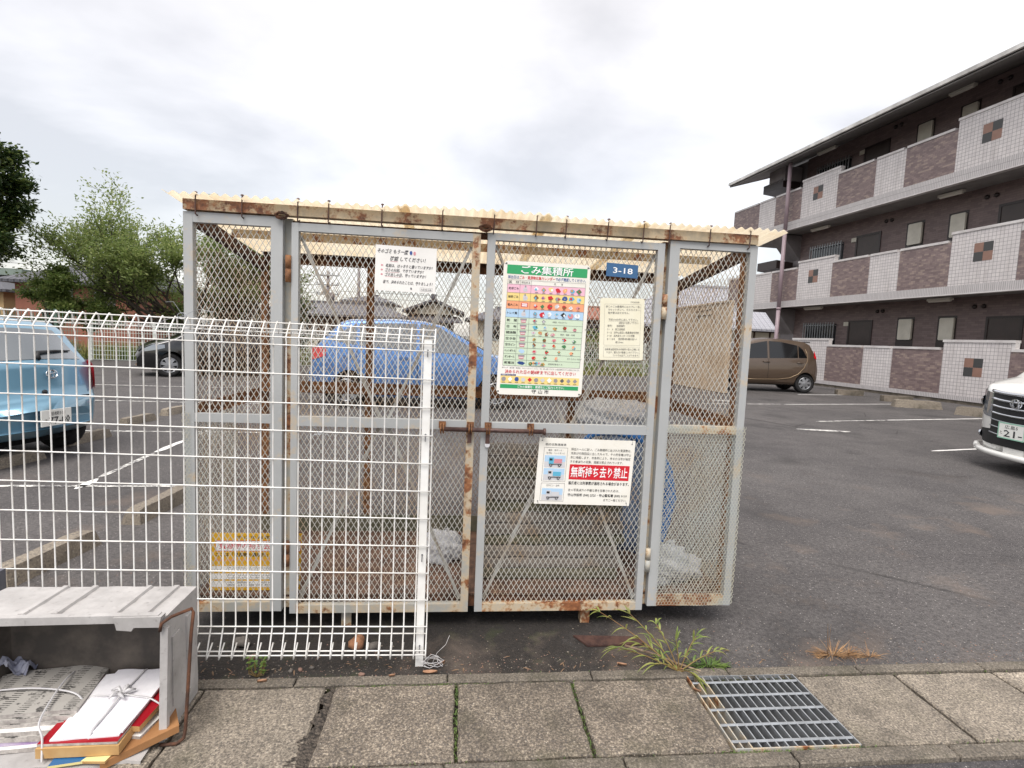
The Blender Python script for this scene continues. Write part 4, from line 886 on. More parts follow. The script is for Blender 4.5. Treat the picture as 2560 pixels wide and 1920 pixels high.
for k in range(90):
    a = random.uniform(0, 6.28); r = random.uniform(0, .055); blade(lf, (1.135+r*math.cos(a)*1.5, -.325+r*math.sin(a)*.4, .0), (math.cos(a), math.sin(a)*.6, random.uniform(.4, 1.4)), random.uniform(.03, .07), .0028, .5, 4)
lf.build('leaf', M['weed_green'], weedm, smooth=True)
tuft = thing('dry_grass_tuft', 'dry orange-brown grass tuft on the asphalt right of the grate', 'dry grass', (1.78, -.27, 0)); lf = MB()
for (cx, cy, rr, nn) in ((1.76, -.265, .05, 130), (1.93, -.285, .025, 40), (1.84, -.27, .03, 50)):
    for k in range(nn):
        a = random.uniform(0, 6.28); r = random.uniform(0, rr); blade(lf, (cx+r*math.cos(a)*1.4, cy+r*math.sin(a)*.35, 0), (math.cos(a)*1.3, math.sin(a)*.5, random.uniform(.15, 1.1)), random.uniform(.04, .105), .0012, random.uniform(.1, .8), 4)
for k in range(3): blade(lf, (1.745, -.26, 0), (random.uniform(-.15, .15), 0, 1), .16, .001, .05, 4)
lf.build('leaf', M['leaf_dry'], tuft, smooth=True)
small = thing('small_weed', 'small leafy weed at the kerb near the fallen crate', 'weed', (-.77, -.335, 0)); lf = MB(); st = MB()
for k in range(26):
    a = random.uniform(0, 6.28); h = random.uniform(.02, .085); c = V(-.765+.03*math.cos(a), -.335+.012*math.sin(a), h); st.tube([(-.767, -.333, 0), c*V(1,1,.5)+V(0,0,.0), c], .0008, 4)
    for q in range(3): b_ = random.uniform(0, 6.28); blade(lf, c, (math.cos(b_), math.sin(b_), .3), .014, .0055, .3, 3)
st.build('stem', M['stem'], small); lf.build('leaf', M['weed_green'], small, smooth=True)
b = MB(); a0 = gz(1562, 1614, .03); a1 = gz(1752, 1678, .012); b.smooth = True; b.tube([a0, a0*.6+a1*.4+V(0,0,.006), a0*.3+a1*.7, a1], [.006, .005, .0045, .003], 6); single(b, 'twig', M['twig'], 'bare pale twig lying across the reed stems', 'twig', tuple(a0*.5+a1*.5))
def deadleaf(px, py, s, label, ang):
    p = gz(px, py, .006); b = MB(); P = []
    for i in range(7):
        t = i/6; wdt = s*.42*math.sin(math.pi*min(1, .08+t*.92))**.8+.0005; P.append([(p[0]+(t-.5)*2*s*math.cos(ang)+(q)*wdt*math.sin(ang), p[1]+(t-.5)*s*math.sin(ang)+q*wdt*math.cos(ang)*.8, .004+.010*abs(q)+s*.35*(t-.5)**2+.004) for q in (-1, 0, 1)])
    b.grid(P); single(b, 'dead_leaf', M['dead_leaf'], label, 'dead leaf', tuple(p), 'dead leaves by the kerb', smooth=True)
for a_ in ((1103, 1662, .026, 'pale dead leaf standing beside the foot of the white fence post', 1.0), (1075, 1685, .03, 'reddish dead leaf strip just below the white fence post', .1), (1695, 1677, .022, 'pale pink dead leaf at the end of the twig', -.4), (1555, 1665, .022, 'curled brown dead leaf under the left reed leaves', -.5), (1742, 1730, .024, 'brown dead leaf on the left edge of the grate', -1.0), (655, 1707, .018, 'orange dead leaf beside the small weed', .3), (980, 1693, .012, 'tiny dead leaf on the kerb left of the fence post', .4)): deadleaf(*a_)
b = MB(); 
for q in range(6):
    pts = []; c = gz(1080, 1660, .012); a0 = random.uniform(0, 6)
    for k in range(7): pts.append(c + V(.07*math.cos(a0+k*.8)*random.uniform(.3, 1), .03*math.sin(a0+k*.8), .012+.012*math.sin(k+q)))
    b.tube(pts, .0011, 4)
b.tube([c, c+V(.02, 0, .05), c+V(.055, 0, .085), c+V(.07, .01, .12)], .0009, 4); single(b, 'plastic_string', M['string'], 'loose tangle of pale plastic string at the foot of the fence post', 'string', tuple(c))

# grit washed against the kerb, and fine grass and moss in the joints
def grit_mesh(name, n_, f, smin, smax, mats):
    vs, fs, ms = [], [], []
    for k in range(n_):
        x, y, z = f(); r = random.uniform(smin, smax); a = random.uniform(0, 6.28); b0 = len(vs)
        for q in range(5): th = a+2*math.pi*q/5; rr_ = r*random.uniform(.7, 1.2); vs.append((x+rr_*math.cos(th), y+rr_*math.sin(th), z)); 
        vs.append((x+random.uniform(-.3, .3)*r, y+random.uniform(-.3, .3)*r, z+r*random.uniform(.5, .9))); mi = random.randrange(len(mats))
        for q in range(5): fs.append((b0+q, b0+(q+1) % 5, b0+5)); ms.append(mi)
    me = bpy.data.meshes.new(name); me.from_pydata(vs, [], fs); [me.materials.append(m) for m in mats]; me.polygons.foreach_set('material_index', ms); o = bpy.data.objects.new(name, me); COL.objects.link(o); return tag(o, kind='stuff')
grit_mesh('gravel', 3800, lambda: ((lambda t: (random.uniform(-1.9, 3.4), -.345+abs(random.gauss(0, .10)) if t < .75 else -.345+random.random()*1.6, -.0005))(random.random())), .0012, .0050, [M['stone_gr'], M['stop'], M['grit'], M['stone_pk']])
grit_mesh('gravel', 900, lambda: (random.uniform(-1.6, 3.2), random.choice((-.405, -.806))+random.gauss(0, .012), .003), .001, .0035, [M['stone_gr'], M['grit'], M['stop']])
lf = MB()
for k in range(1500):
    t = random.random()
    if t < .4: x, y = random.gauss(-.12, .16), -.406+random.gauss(0, .010)
    elif t < .6: x, y = random.choice((.033, .505)) + random.gauss(0, .006), random.uniform(-.8, -.41)
    elif t < .8: x, y = random.uniform(.95, 1.5), -.806+random.gauss(0, .005)
    else: x, y = random.uniform(-1, 2.6), random.choice((-.406, -.346, -.806))+random.gauss(0, .006)
    a = random.uniform(0, 6.28); blade(lf, (x, y, -.004), (math.cos(a)*.7, math.sin(a)*.7, 1), random.uniform(.006, .018), .0012, .4, 2)
tag(lf.build('grass', M['weed_green']), kind='stuff')
lf = MB()
for k in range(55):
    x, y = random.uniform(-1.0, 1.5), -.33+abs(random.gauss(0, .06)); a = random.uniform(0, 6.28); blade(lf, (x, y, .002), (math.cos(a), math.sin(a), .12), random.uniform(.012, .045), random.uniform(.001, .004), .2, 3)
M['litter'] = mat('old_leaf_litter', (104, 82, 64), 0.9, var=(136, 112, 90), vscale=24); tag(lf.build('leaf_litter', M['litter']), kind='stuff')

# ------------------------------------------------------------------ things kept in the cage
def m_bag(name, c1, c2, tr=0.4):
    n = NT(name); col = n.mix(n.noise(9.0, 5), c1, c2); n.done(col, 0.3); n.bump(n.noise(16.0, 5, .7), 0.6, 0.02); t = n.t
    ts = t.nodes.new('ShaderNodeBsdfTranslucent'); t.links.new(col, ts.inputs[0]); mx = t.nodes.new('ShaderNodeMixShader'); mx.inputs[0].default_value = tr; t.links.new(n.b.outputs[0], mx.inputs[1]); t.links.new(ts.outputs[0], mx.inputs[2]); t.links.new(mx.outputs[0], t.nodes['Material Output'].inputs[0]); return n.m
M['bag_white'] = m_bag('white_plastic_bag', (236, 236, 238), (206, 208, 214)); M['bag_blue'] = m_bag('pale_blue_sack', (182, 192, 206), (120, 148, 190)); M['blue_band'] = mat('blue_woven_band', (30, 92, 164), 0.5, var=(58, 122, 190), vscale=22)
def lump(name, m, label, cat, c, r, seed, amp=.16, sub=None, flat=.9):
    rr = random.Random(seed); b = MB(); nu, nv = 56, 34; P = []; ph = [rr.uniform(0, 6.28) for _ in range(8)]
    for i in range(nu+1):
        row = []
        for j in range(nv+1):
            th = 2*math.pi*(i % nu)/nu; f = math.pi*j/nv-math.pi/2
            k = 1+amp*(.5*math.sin(3*th+ph[0]+2*f)+.4*math.sin(5*f+ph[1]+th*2)+.3*math.sin(7*th+ph[2])+.3*math.sin(9*f+4*th+ph[3])+.22*math.sin(13*th+6*math.sin(3*f+ph[4]))+.18*math.sin(17*f+5*math.sin(4*th+ph[5]))+.12*math.sin(23*th-19*f))
            z = c[2]+r[2]*k*math.sin(f); row.append((c[0]+r[0]*k*math.cos(f)**.7*math.cos(th), c[1]+r[1]*k*math.cos(f)**.7*math.sin(th), max(z, .162)))
        P.append(row)
    b.grid(P); return b
root = thing('blue_sack', 'large pale sack with blue woven bands behind the right door', 'sack', (0.93, .40, .165))
lump('', None, '', '', (0.97, .43, .60), (.19, .19, .36), 3, .07).build('body', M['bag_blue'], root, smooth=True)
b = MB(); b.smooth = True
b.tube([(.62, .20, .86), (.70, .19, .93), (.80, .185, .945), (.92, .19, .92), (1.03, .20, .86), (1.10, .21, .74), (1.125, .22, .60), (1.10, .225, .45), (1.06, .22, .30), (1.01, .21, .18)], [.014, .017, .019, .024, .030, .040, .050, .050, .042, .034], 8); b.build('band', M['blue_band'], root)
b = lump('', None, '', '', (0.92, .44, .985), (.26, .14, .085), 9, .16); single(b, 'plastic_bag', M['bag_white'], 'crumpled white bag lying on top of the blue-banded sack', 'plastic bag', (.92, .44, .95), 'white plastic bags in the cage', smooth=True)
b = lump('', None, '', '', (1.11, .16, .255), (.125, .08, .10), 5, .22); single(b, 'plastic_bag', M['bag_white'], 'full white bag on the cage floor behind the chicken wire', 'plastic bag', (1.11, .16, .165), 'white plastic bags in the cage', smooth=True)
b = lump('', None, '', '', (1.27, .20, .215), (.06, .05, .06), 6, .25); single(b, 'plastic_bag', M['bag_white'], 'small crumpled white bag in the right rear of the chicken-wire corner', 'plastic bag', (1.27, .20, .165), 'white plastic bags in the cage', smooth=True)
b = lump('', None, '', '', (-.045, .42, .235), (.105, .07, .085), 11, .24); single(b, 'plastic_bag', M['bag_white'], 'crumpled empty white bag on the floor behind the left door', 'plastic bag', (-.045, .42, .165), 'white plastic bags in the cage', smooth=True)
# weathered boards stacked on edge: a front stack behind the right door and another along the rear
def m_board(name, a, b_, c_):
    n = NT(name); x, y, z = n.xyz(); g_ = n.noise(1.0, 6, .65, vec=n.vec(n.math('MULTIPLY', x, 5.0), n.math('MULTIPLY', z, 90.0))); oi = n.n('ShaderNodeObjectInfo').outputs['Random']
    col = n.mix(n.ramp(g_, (0.35, 0.0), (0.65, 1.0)), a, b_); col = n.mix(n.math('MULTIPLY', oi, 0.5), col, c_); n.bump(g_, .4, .004); return n.done(col, 0.9)
M['board'] = m_board('weathered_board', (138, 128, 118), (92, 84, 77), (150, 142, 134)); M['board2'] = m_board('mossy_board', (122, 116, 98), (80, 76, 60), (84, 86, 62))
def board_stack(x0_, x1_, y_, n_, hs, where, grp):
    z = .163; od = ('lowest', 'second', 'third', 'fourth', 'fifth', 'sixth', 'seventh', 'eighth', 'ninth', 'tenth', 'eleventh', 'topmost')
    for k in range(n_):
        hgt = hs[k % len(hs)]; b = MB(); x0 = x0_+random.uniform(-.012, .012); x1 = x1_+random.uniform(-.03, .01); y = y_+random.uniform(-.008, .008); P = []
        for i in range(19):
            x = x0+(x1-x0)*i/18; dz = .003*math.sin(i*1.3+k); P.append([(x, y, z+dz+.002), (x, y-.005, z+hgt*.5), (x, y, z+hgt+dz), (x, y+.024, z+hgt+dz), (x, y+.024, z+dz+.002)])
        b.grid(P); b.grid([[P[0][q], P[0][4-q]] for q in range(3)]); b.grid([[P[-1][q], P[-1][4-q]] for q in range(3)])
        name = od[k] if k < n_-1 else 'topmost'
        single(b, 'wooden_board', M['board'] if (k*7) % 3 else M['board2'], name+' weathered board of the stack '+where, 'board', ((x0+x1)/2, y, z), grp); z += hgt+.004
board_stack(.145, .885, .19, 12, (.056, .050, .062, .048, .058, .052, .060), 'on edge just behind the right door', 'boards stacked behind the right door')
board_stack(.90, 1.325, .80, 8, (.082, .070, .076, .066, .080), 'along the rear behind the chicken wire', 'boards stacked along the cage rear')
# ------------------------------------------------------------------ apartment building on the right (local frame: x = into the building, y = along it away from the camera)
BA = rad(4.5)
apt = thing('apartment_building', 'three-storey apartment block with brown brick and white tiled balcony walls', 'apartment building', (14.36, 17.78, 0), BA, world=False)
def m_tiles(name, c1, c2, grout, w, h, offset, mortar, rough=0.4, var=0.5):
    n = NT(name); x, y, z = n.xyz()
    br = n.n('ShaderNodeTexBrick', {'Scale': 1.0, 'Mortar Size': mortar, 'Mortar Smooth': 0.1, 'Bias': 0.0, 'Brick Width': w, 'Row Height': h}, offset=offset, squash=1.0)
    n.t.links.new(n.vec(n.math('ADD', y, n.math('MULTIPLY', x, 1.0)), z), br.inputs['Vector'])
    for k, c in (('Color1', c1), ('Color2', c2), ('Mortar', grout)): br.inputs[k].default_value = (*lin(c), 1)
    return n, br
n, br = m_tiles('white_square_tiles', (214, 208, 206), (202, 196, 195), (126, 120, 120), 0.105, 0.105, 0.0, 0.0045); x, y, z = n.xyz(); streak = n.noise(1.0, 5, .6, vec=n.vec(n.math('MULTIPLY', y, 7.0), n.math('MULTIPLY', z, .45))); M['tile_white'] = n.done(n.mix(n.ramp(streak, (0.5, 0.0), (0.78, 0.38)), br.outputs[0], (140, 132, 126)), 0.45)
n, br = m_tiles('narrow_white_tiles', (196, 191, 190), (186, 181, 180), (120, 116, 116), 0.055, 0.40, 0.0, 0.005); M['tile_band'] = n.done(br.outputs[0], 0.45)
n = NT('brown_brick_tiles'); x, y, z = n.xyz(); yy = n.math('ADD', y, x)
br = n.n('ShaderNodeTexBrick', {'Scale': 1.0, 'Mortar Size': 0.003, 'Mortar Smooth': 0.1, 'Bias': -0.1, 'Brick Width': 0.15, 'Row Height': 0.055}, offset=0.5)
n.t.links.new(n.vec(yy, z), br.inputs['Vector']); br.inputs['Color1'].default_value = (*lin((134, 116, 113)), 1); br.inputs['Color2'].default_value = (*lin((108, 91, 91)), 1); br.inputs['Mortar'].default_value = (*lin((98, 86, 85)), 1)
row = n.math('FLOOR', n.math('DIVIDE', z, 0.055)); colm = n.math('FLOOR', n.math('DIVIDE', n.math('ADD', yy, n.math('MULTIPLY', n.math('MODULO', row, 2.0), 0.075)), 0.15))
wn_ = n.n('ShaderNodeTexWhiteNoise'); n.t.links.new(n.vec(colm, row), wn_.inputs['Vector'])
M['brick_brown'] = n.done(n.mix(n.ramp(wn_.outputs[0], (0.72, 0.0), (0.9, 0.5)), br.outputs[0], (166, 148, 136)), 0.5)
n = NT('brown_wall_tiles'); x, y, z = n.xyz(); yy = n.math('ADD', y, x)
br = n.n('ShaderNodeTexBrick', {'Scale': 1.0, 'Mortar Size': 0.003, 'Mortar Smooth': 0.1, 'Bias': -0.1, 'Brick Width': 0.22, 'Row Height': 0.07}, offset=0.5)
n.t.links.new(n.vec(yy, z), br.inputs['Vector']); br.inputs['Color1'].default_value = (*lin((120, 102, 99)), 1); br.inputs['Color2'].default_value = (*lin((100, 84, 82)), 1); br.inputs['Mortar'].default_value = (*lin((84, 72, 70)), 1)
M['brick_wall'] = n.done(br.outputs[0], 0.55)
M['coping'] = mat('white_coping', (214, 210, 208), 0.5, var=(190, 184, 182), vscale=2); M['soffit'] = mat('grey_soffit', (150, 146, 144), 0.8, var=(128, 124, 122), vscale=1.5); M['conc_grey'] = mat('grey_render', (136, 130, 130), 0.85, var=(112, 106, 106), vscale=1.2, bump=.1, bscale=30)
M['plinth'] = mat('stained_concrete', (128, 118, 106), 0.9, var=(84, 78, 68), vscale=3, bump=.3, bscale=40); M['terra'] = mat('terracotta_tile', (146, 112, 98), 0.5, var=(136, 104, 90), vscale=4); M['char'] = mat('charcoal_tile', (66, 66, 66), 0.5)
M['door_brown'] = mat('dark_brown_door', (62, 50, 46), 0.4, var=(54, 44, 40), vscale=3); M['frame_dark'] = mat('dark_bronze_frame', (44, 34, 32), 0.4); M['heater'] = mat('cream_metal_box', (206, 200, 186), 0.4, var=(190, 184, 170), vscale=3); M['alu'] = mat('brushed_aluminium', (160, 162, 164), 0.35, metal=0.6, var=(140, 142, 144), vscale=8); M['pipe'] = mat('mauve_drain_pipe', (158, 140, 146), 0.45, var=(146, 128, 134), vscale=2); M['roof_edge'] = mat('pale_roof_trim', (222, 220, 216), 0.45, var=(170, 168, 164), vscale=1.5); M['roof_top'] = mat('dark_roof_sheet', (70, 76, 84), 0.5, var=(60, 66, 74), vscale=2); M['glass_dark'] = mat('dark_window_glass', (26, 28, 32), 0.08, spec=0.8); M['lamp_white'] = mat('white_lamp_cover', (206, 200, 190), 0.4)
def part(nm, mb, m, par=apt, smooth=False): return mb.build(nm, m, par, smooth)
YN = -16.0                                         # near end, out of the frame
WALL = 1.30
b = MB(); b.box(WALL, 7.5, YN, 3.12, 0.0, 9.97); part('brick_wall', b, M['brick_wall'])
b = MB(); b.box(WALL, WALL+.25, 3.125, 4.1, 0.0, 9.9); b.box(WALL+.25, 7.5, 3.122, 3.35, 0, 9.9); part('end_wall', b, M['conc_grey'])
b = MB(); b.box(0.02, 0.2, YN, 1.45, 0.0, 0.10); b.box(0.2, WALL-.002, YN, 3.1, 0.0, 0.12); part('plinth', b, M['plinth'])
FL = [(0.10, 0.24, 1.66, 1.90), (3.28, 3.52, 4.91, 5.14), (6.63, 6.95, 8.29, 8.53)]
LAY = [[(-0.50, 1.45, 'H'), (-2.27, -0.50, 'B'), (-3.48, -2.27, 'W'), (-5.24, -3.48, 'B'), (-7.14, -5.24, 'H'), (-8.95, -7.14, 'B'), (-10.2, -8.95, 'W'), (-12.0, -10.2, 'B'), (-14.0, -12.0, 'H'), (-15.9, -14.0, 'B')],
       [(4.45, 6.60, 'B'), (3.20, 4.45, 'W'), (1.49, 3.20, 'B'), (-0.42, 1.49, 'H'), (-2.18, -0.42, 'B'), (-3.38, -2.18, 'W'), (-5.14, -3.38, 'B'), (-7.04, -5.14, 'H'), (-8.85, -7.04, 'B'), (-10.1, -8.85, 'W'), (-11.9, -10.1, 'B'), (-13.9, -11.9, 'H'), (-15.9, -13.9, 'B')],
       [(4.50, 6.57, 'B'), (3.34, 4.50, 'W'), (1.65, 3.34, 'B'), (-0.31, 1.65, 'H'), (-2.06, -0.31, 'B'), (-3.24, -2.06, 'W'), (-4.97, -3.24, 'B'), (-6.90, -4.97, 'H'), (-8.7, -6.90, 'B'), (-9.95, -8.7, 'W'), (-11.8, -9.95, 'B'), (-13.8, -11.8, 'H'), (-15.9, -13.8, 'B')]]
for k, (zb, zt, lo, hi) in enumerate(FL):
    y1 = LAY[k][0][1]
    b = MB(); b.box(-0.012, 0.16, YN, y1, zb, zt); part('tile_band', b, M['tile_band'])
    if k:
        b = MB(); b.box(0.162, WALL-.002, YN, 3.1, zb+.02, zt-.05); b.box(0.162, 3.2, 3.1, y1, zb+.02, zt-.05); part('floor_slab', b, M['soffit'])
        b = MB(); b.box(-0.020, 0.17, YN, y1+.01, zb-.035, zb-.002); part('drip_edge', b, M['coping'])
    for (a, c, t) in LAY[k]:
        top = (hi if t == 'H' else lo)-.075
        b = MB(); b.box(0.0, 0.15, a, c-.003, zt+.002, top); part('parapet_panel', b, {'H': M['tile_white'], 'W': M['tile_white'], 'B': M['brick_brown']}[t])
        b = MB(); b.box(-0.022, 0.175, a-(.10 if t == 'H' else -.10), c+(.02 if t == 'H' else -.023), top+.002, top+.077); part('coping', b, M['coping'])
        if t == 'H':
            b = MB(); b.box(0.005, 0.148, a-.10, a-.001, lo-.12, top); part('parapet_end', b, M['coping'])
            cy = {0: -6.19, 1: -6.10, 2: -5.97}[k] if a < -4 and a > -9 else (a+c)/2+.05; cz = {0: 1.10, 1: 4.43, 2: 7.80}[k]; q = .265
            for (dy, dz, mm) in ((0, 0, 'terra'), (-1, 0, 'char'), (0, -1, 'char'), (-1, -1, 'terra')):
                b = MB(); b.box(-.006, -.0005, cy+dy*q+.002, cy+(dy+1)*q-.002, cz+dz*q+.002, cz+(dz+1)*q-.002); part('accent_tile', b, M[mm])
# doors, meter recesses, heaters, grilles, lamps and vents on the inner wall of each storey
for k, z0 in enumerate((0.12, 3.47, 6.88)):
    for (da, dc) in ((-1.15, -0.12), (-6.35, -5.45), (-11.6, -10.6)):
        b = MB(); zt = z0+2.47
        b.box(WALL-.03, WALL-.001, da-.07, da, z0, zt+.07); b.box(WALL-.03, WALL-.001, dc, dc+.07, z0, zt+.07); b.box(WALL-.03, WALL-.001, da, dc, zt, zt+.07); fr_ = part('door', b, M['frame_dark'])
        b = MB(); b.box(WALL-.012, WALL-.002, da, dc, z0, zt); 
        b.build('leaf', M['door_brown'], fr_); b = MB(); b.box(WALL-.05, WALL-.012, dc-.12, dc-.09, z0+.95, z0+1.25); b.build('handle', M['alu'], fr_)
    for (ha, hc) in ((-2.92, -2.40), (-4.42, -3.94), (-8.2, -7.7), (-9.6, -9.1)):
        b = MB(); b.box(WALL-.004, WALL-.001, ha-.05, hc+.12, z0+.05, z0+2.60); rc = part('meter_recess', b, M['frame_dark'])
        b = MB(); h0, h1 = z0+1.80, z0+2.53; b.prism([(WALL-.075, ha+.03, h0), (WALL-.075, hc-.03, h0), (WALL-.075, hc, h0+.03), (WALL-.075, hc, h1-.03), (WALL-.075, hc-.03, h1), (WALL-.075, ha+.03, h1), (WALL-.075, ha, h1-.03), (WALL-.075, ha, h0+.03)], (.065, 0, 0)); ht = b.build('water_heater', M['heater'], rc)
    for (wa, wc) in ((0.58, 2.36), (-7.4+.0, -6.8)):
        if wa < 0: continue
        zt = z0+2.43; zb_ = z0+1.18; b = MB(); b.box(WALL-.004, WALL-.001, wa, wc, zb_, zt); wdw = part('window', b, M['glass_dark'])
        b = MB(); nb = 13
        for q in range(nb): y = wa+.02+(wc-wa-.04)*q/(nb-1); b.box(WALL-.14, WALL-.11, y-.014, y+.014, zb_-.02, zt+.06)
        for z in (zb_+.05, zt-.05): b.box(WALL-.108, WALL-.09, wa, wc, z-.02, z+.02)
        b.box(WALL-.09, WALL-.004, wa, wa+.03, zt-.08, zt-.04); b.box(WALL-.09, WALL-.004, wc-.03, wc, zt-.08, zt-.04); b.build('grille', M['alu'], wdw)
    for (ia, ic) in ((-0.07, 0.17),): b = MB(); b.box(WALL-.04, WALL-.002, ia, ic, z0+2.33, z0+2.49); part('intercom', b, M['heater'])
    for (la, lc) in ((0.88, 1.88), (-4.66, -3.86)):
        zc_ = (3.26, 6.61, 9.80)[k]; b = MB(); b.box(.72, .86, la, lc, zc_-.075, zc_-.002); b.prism([(.74, la+.03, zc_-.076), (.84, la+.03, zc_-.076), (.81, la+.03, zc_-.12), (.77, la+.03, zc_-.12)], (0, lc-la-.06, 0)); part('ceiling_lamp', b, M['lamp_white'])
    for vy in (-1.38, -1.62, -4.98, -5.26):
        b = MB(); b.smooth = True; b.lathe([(0, .001), (0, .075), (.03, .07), (.06, .045), (.07, .001)], (WALL-.002, vy, z0+2.86), (-1, 0, 0), 12); part('vent_cap', b, M['frame_dark'])
# roof with deep eaves
b = MB(); EY0, EY1 = YN-.6, 6.15
b.prism([(-0.62, EY0, 9.46), (3.6, EY0, 10.86), (8.2, EY0, 9.42), (8.2, EY0, 9.52), (3.6, EY0, 10.98), (-0.62, EY0, 9.545)], (0, EY1-EY0, 0)); part('roof', b, M['roof_top'])
b = MB(); b.box(-0.70, -0.622, EY0-.05, EY1+.03, 9.44, 9.56); part('gutter', b, M['roof_edge'])
b = MB(); b.prism([(-0.60, EY0, 9.38), (1.29, EY0, 9.99), (1.29, EY0, 10.03), (-0.60, EY0, 9.42)], (0, EY1-EY0-.02, 0)); part('soffit', b, M['soffit'])
b = MB(); b.prism([(-.62, EY1+.002, 9.36), (1.4, EY1+.002, 9.98), (3.6, EY1+.002, 10.76), (3.6, EY1+.002, 10.98), (-.62, EY1+.002, 9.56)], (0, .03, 0)); part('barge_board', b, M['roof_edge'])
b = MB(); b.smooth = True
for (za, zb_) in ((0.0, 3.16), (3.2, 6.5), (6.5, 9.42)): b.tube([(-.20, 2.28, za), (-.20, 2.28, zb_)], .085, 10)
for zz in (3.18, 6.5): b.lathe([(-.05, .086), (-.05, .10), (.05, .10), (.05, .086)], (-.20, 2.28, zz), (0,0,1), 10)
part('drain_pipe', b, M['pipe'])
for zz in (9.35, 5.72): b = MB(); b.prism([(.25, 3.3, zz-.62), (1.1, 3.3, zz-.70), (1.1, 3.3, zz-.32), (.25, 3.3, zz-.25)], (0, 1.4, 0)); part('stair_lamp', b, M['frame_dark'])
b = MB(); b.box(.25, 1.1, 3.2, 4.3, 9.0, 9.62); part('stair_beam', b, M['conc_grey'])
b = MB(); b.prism([(.3, 3.14, 3.25), (WALL, 3.14, 3.25), (WALL, 3.14, 2.1)], (0, .9, 0)); part('stair_bracket', b, M['conc_grey']); b = MB(); b.prism([(.3, 3.14, 6.6), (WALL, 3.14, 6.6), (WALL, 3.14, 5.5)], (0, .9, 0)); part('stair_bracket', b, M['conc_grey'])

# ------------------------------------------------------------------ wheel stops and blocks
def stop_mb(L, w=0.15, h=0.11, seed=0):
    rr = random.Random(seed); b = MB(); x = L/2
    P = [[(-x, -w/2, 0), (-x+.07, -w*.30, h), (-x+.07, w*.30, h), (-x, w/2, 0)]]
    N = 8; P = []
    for i in range(N+1):
        t = -x+L*i/N; e = (1 if 0 < i < N else 0); j = rr.uniform(-.004, .004)
        P.append([(t, -w/2, 0), (t*(1 if e else .93), -w*.33+j, h if e else h*.93), (t*(1 if e else .93), w*.33+j, h+j if e else h*.93), (t, w/2, 0)])
    b.grid(P); b.poly(P[0]); b.poly(P[-1][::-1]); return b
def place_stop(x, y, ang, L, label, seed, grp='concrete wheel stops at the left bays', h=.10, w=.14):
    b = stop_mb(L, w, h, seed); o = b.build('wheel_stop', M['stop']); o.location = (x, y, 0); o.rotation_euler = (0, 0, ang); return tag(o, label, 'wheel stop', grp)
for i, (x, y, ang, L, lb) in enumerate(((-2.30, .74, 1.46, .62, 'nearest wheel stop, low behind the fence above the crate'), (-2.20, 1.72, 1.50, .68, 'second nearest wheel stop beside the lower left cage corner'), (-4.20, 2.95, 1.40, .62, 'wheel stop in shade under the rear of the light blue car'), (-4.28, 4.12, 1.45, .62, 'wheel stop just behind the far rear tyre of the light blue car'), (-4.44, 5.42, 1.40, .55, 'first pale wheel stop right of the light blue car'), (-4.40, 6.35, 1.45, .6, 'farthest pale wheel stop, beside the left cage post'))):
    place_stop(x, y, ang, L, lb, i)
for i, (x, y, ang, L, lb, h) in enumerate(((12.1, 10.45, -.35, 1.1, 'brown concrete wheel stop below the white tiled wall', .2), (12.35, 8.95, -1.0, .9, 'rounded wheel stop beside the white minivan', .2))):
    place_stop(x, y, ang, L, lb, i+8, 'wheel stops by the apartment wall', h, .26)
for (px, py, lb) in ((2122, 988, 'farther dark concrete block by the apartment wall'), (2240, 1004, 'nearer dark concrete block left of the wheel stop')):
    p = gz(px, py); b = MB()
    for s_ in (-1, 1): b.box(-.4, .4, s_*.075-.03, s_*.075+.03, 0, .17)
    for q in (-.385, -.13, .13, .385): b.box(q-.03, q+.03, -.044, .044, .002, .168)
    o = b.build('concrete_block', M['plinth']); o.location = tuple(p); o.rotation_euler = (0, 0, -.2); tag(o, lb, 'concrete block', 'concrete blocks by the apartment wall')
# ------------------------------------------------------------------ back fences
def mesh_fence(name, label, pts, H, m, mp, pitch=0.09, hp=0.16, r=0.0055, zb=0.04, grp=None):
    root = thing(name, label, 'fence', (pts[0][0], pts[0][1], 0), group=grp); v = MB(); hh = MB(); L = 0
    for (a, b_) in zip(pts[:-1], pts[1:]):
        a, b_ = V(*a), V(*b_); d = b_-a; LL = np.linalg.norm(d); d /= LL; n_ = int(LL/pitch)
        for k in range(n_): p = a+d*k*pitch; v.bar((p[0], p[1], zb), (p[0], p[1], H), r*2, r*2, cap=False)
        for z in np.arange(zb, H+.001, hp): hh.bar((*a, z), (*b_, z), r*2, r*2, cap=False)
        q = 0.0
        while q < LL:
            p = a+d*q; pb = MB(); pb.box(p[0]-.03, p[0]+.03, p[1]+.02, p[1]+.08, 0, H+.02); pb.build('post', mp, root); q += 2.0
    v.build('upright_wires', m, root); hh.build('cross_wires', m, root); return root
M['pale_wire'] = mat('pale_green_white_wire', (206, 214, 206), 0.5); M['green_wire'] = mat('dull_green_wire', (104, 130, 116), 0.5); M['white_paint'] = mat('white_painted_metal', (224, 224, 220), 0.45)
mesh_fence('mesh_fence', 'long white mesh fence along the back of the car park', [(-12.9, 17.7), (6.2, 19.6), (9.2, 20.6)], 1.40, M['pale_wire'], M['white_paint'])
mesh_fence('mesh_fence', 'dull green mesh fence behind the light blue car', [(-24.0, 17.0), (-13.2, 17.72)], 1.72, M['green_wire'], M['green_wire'])
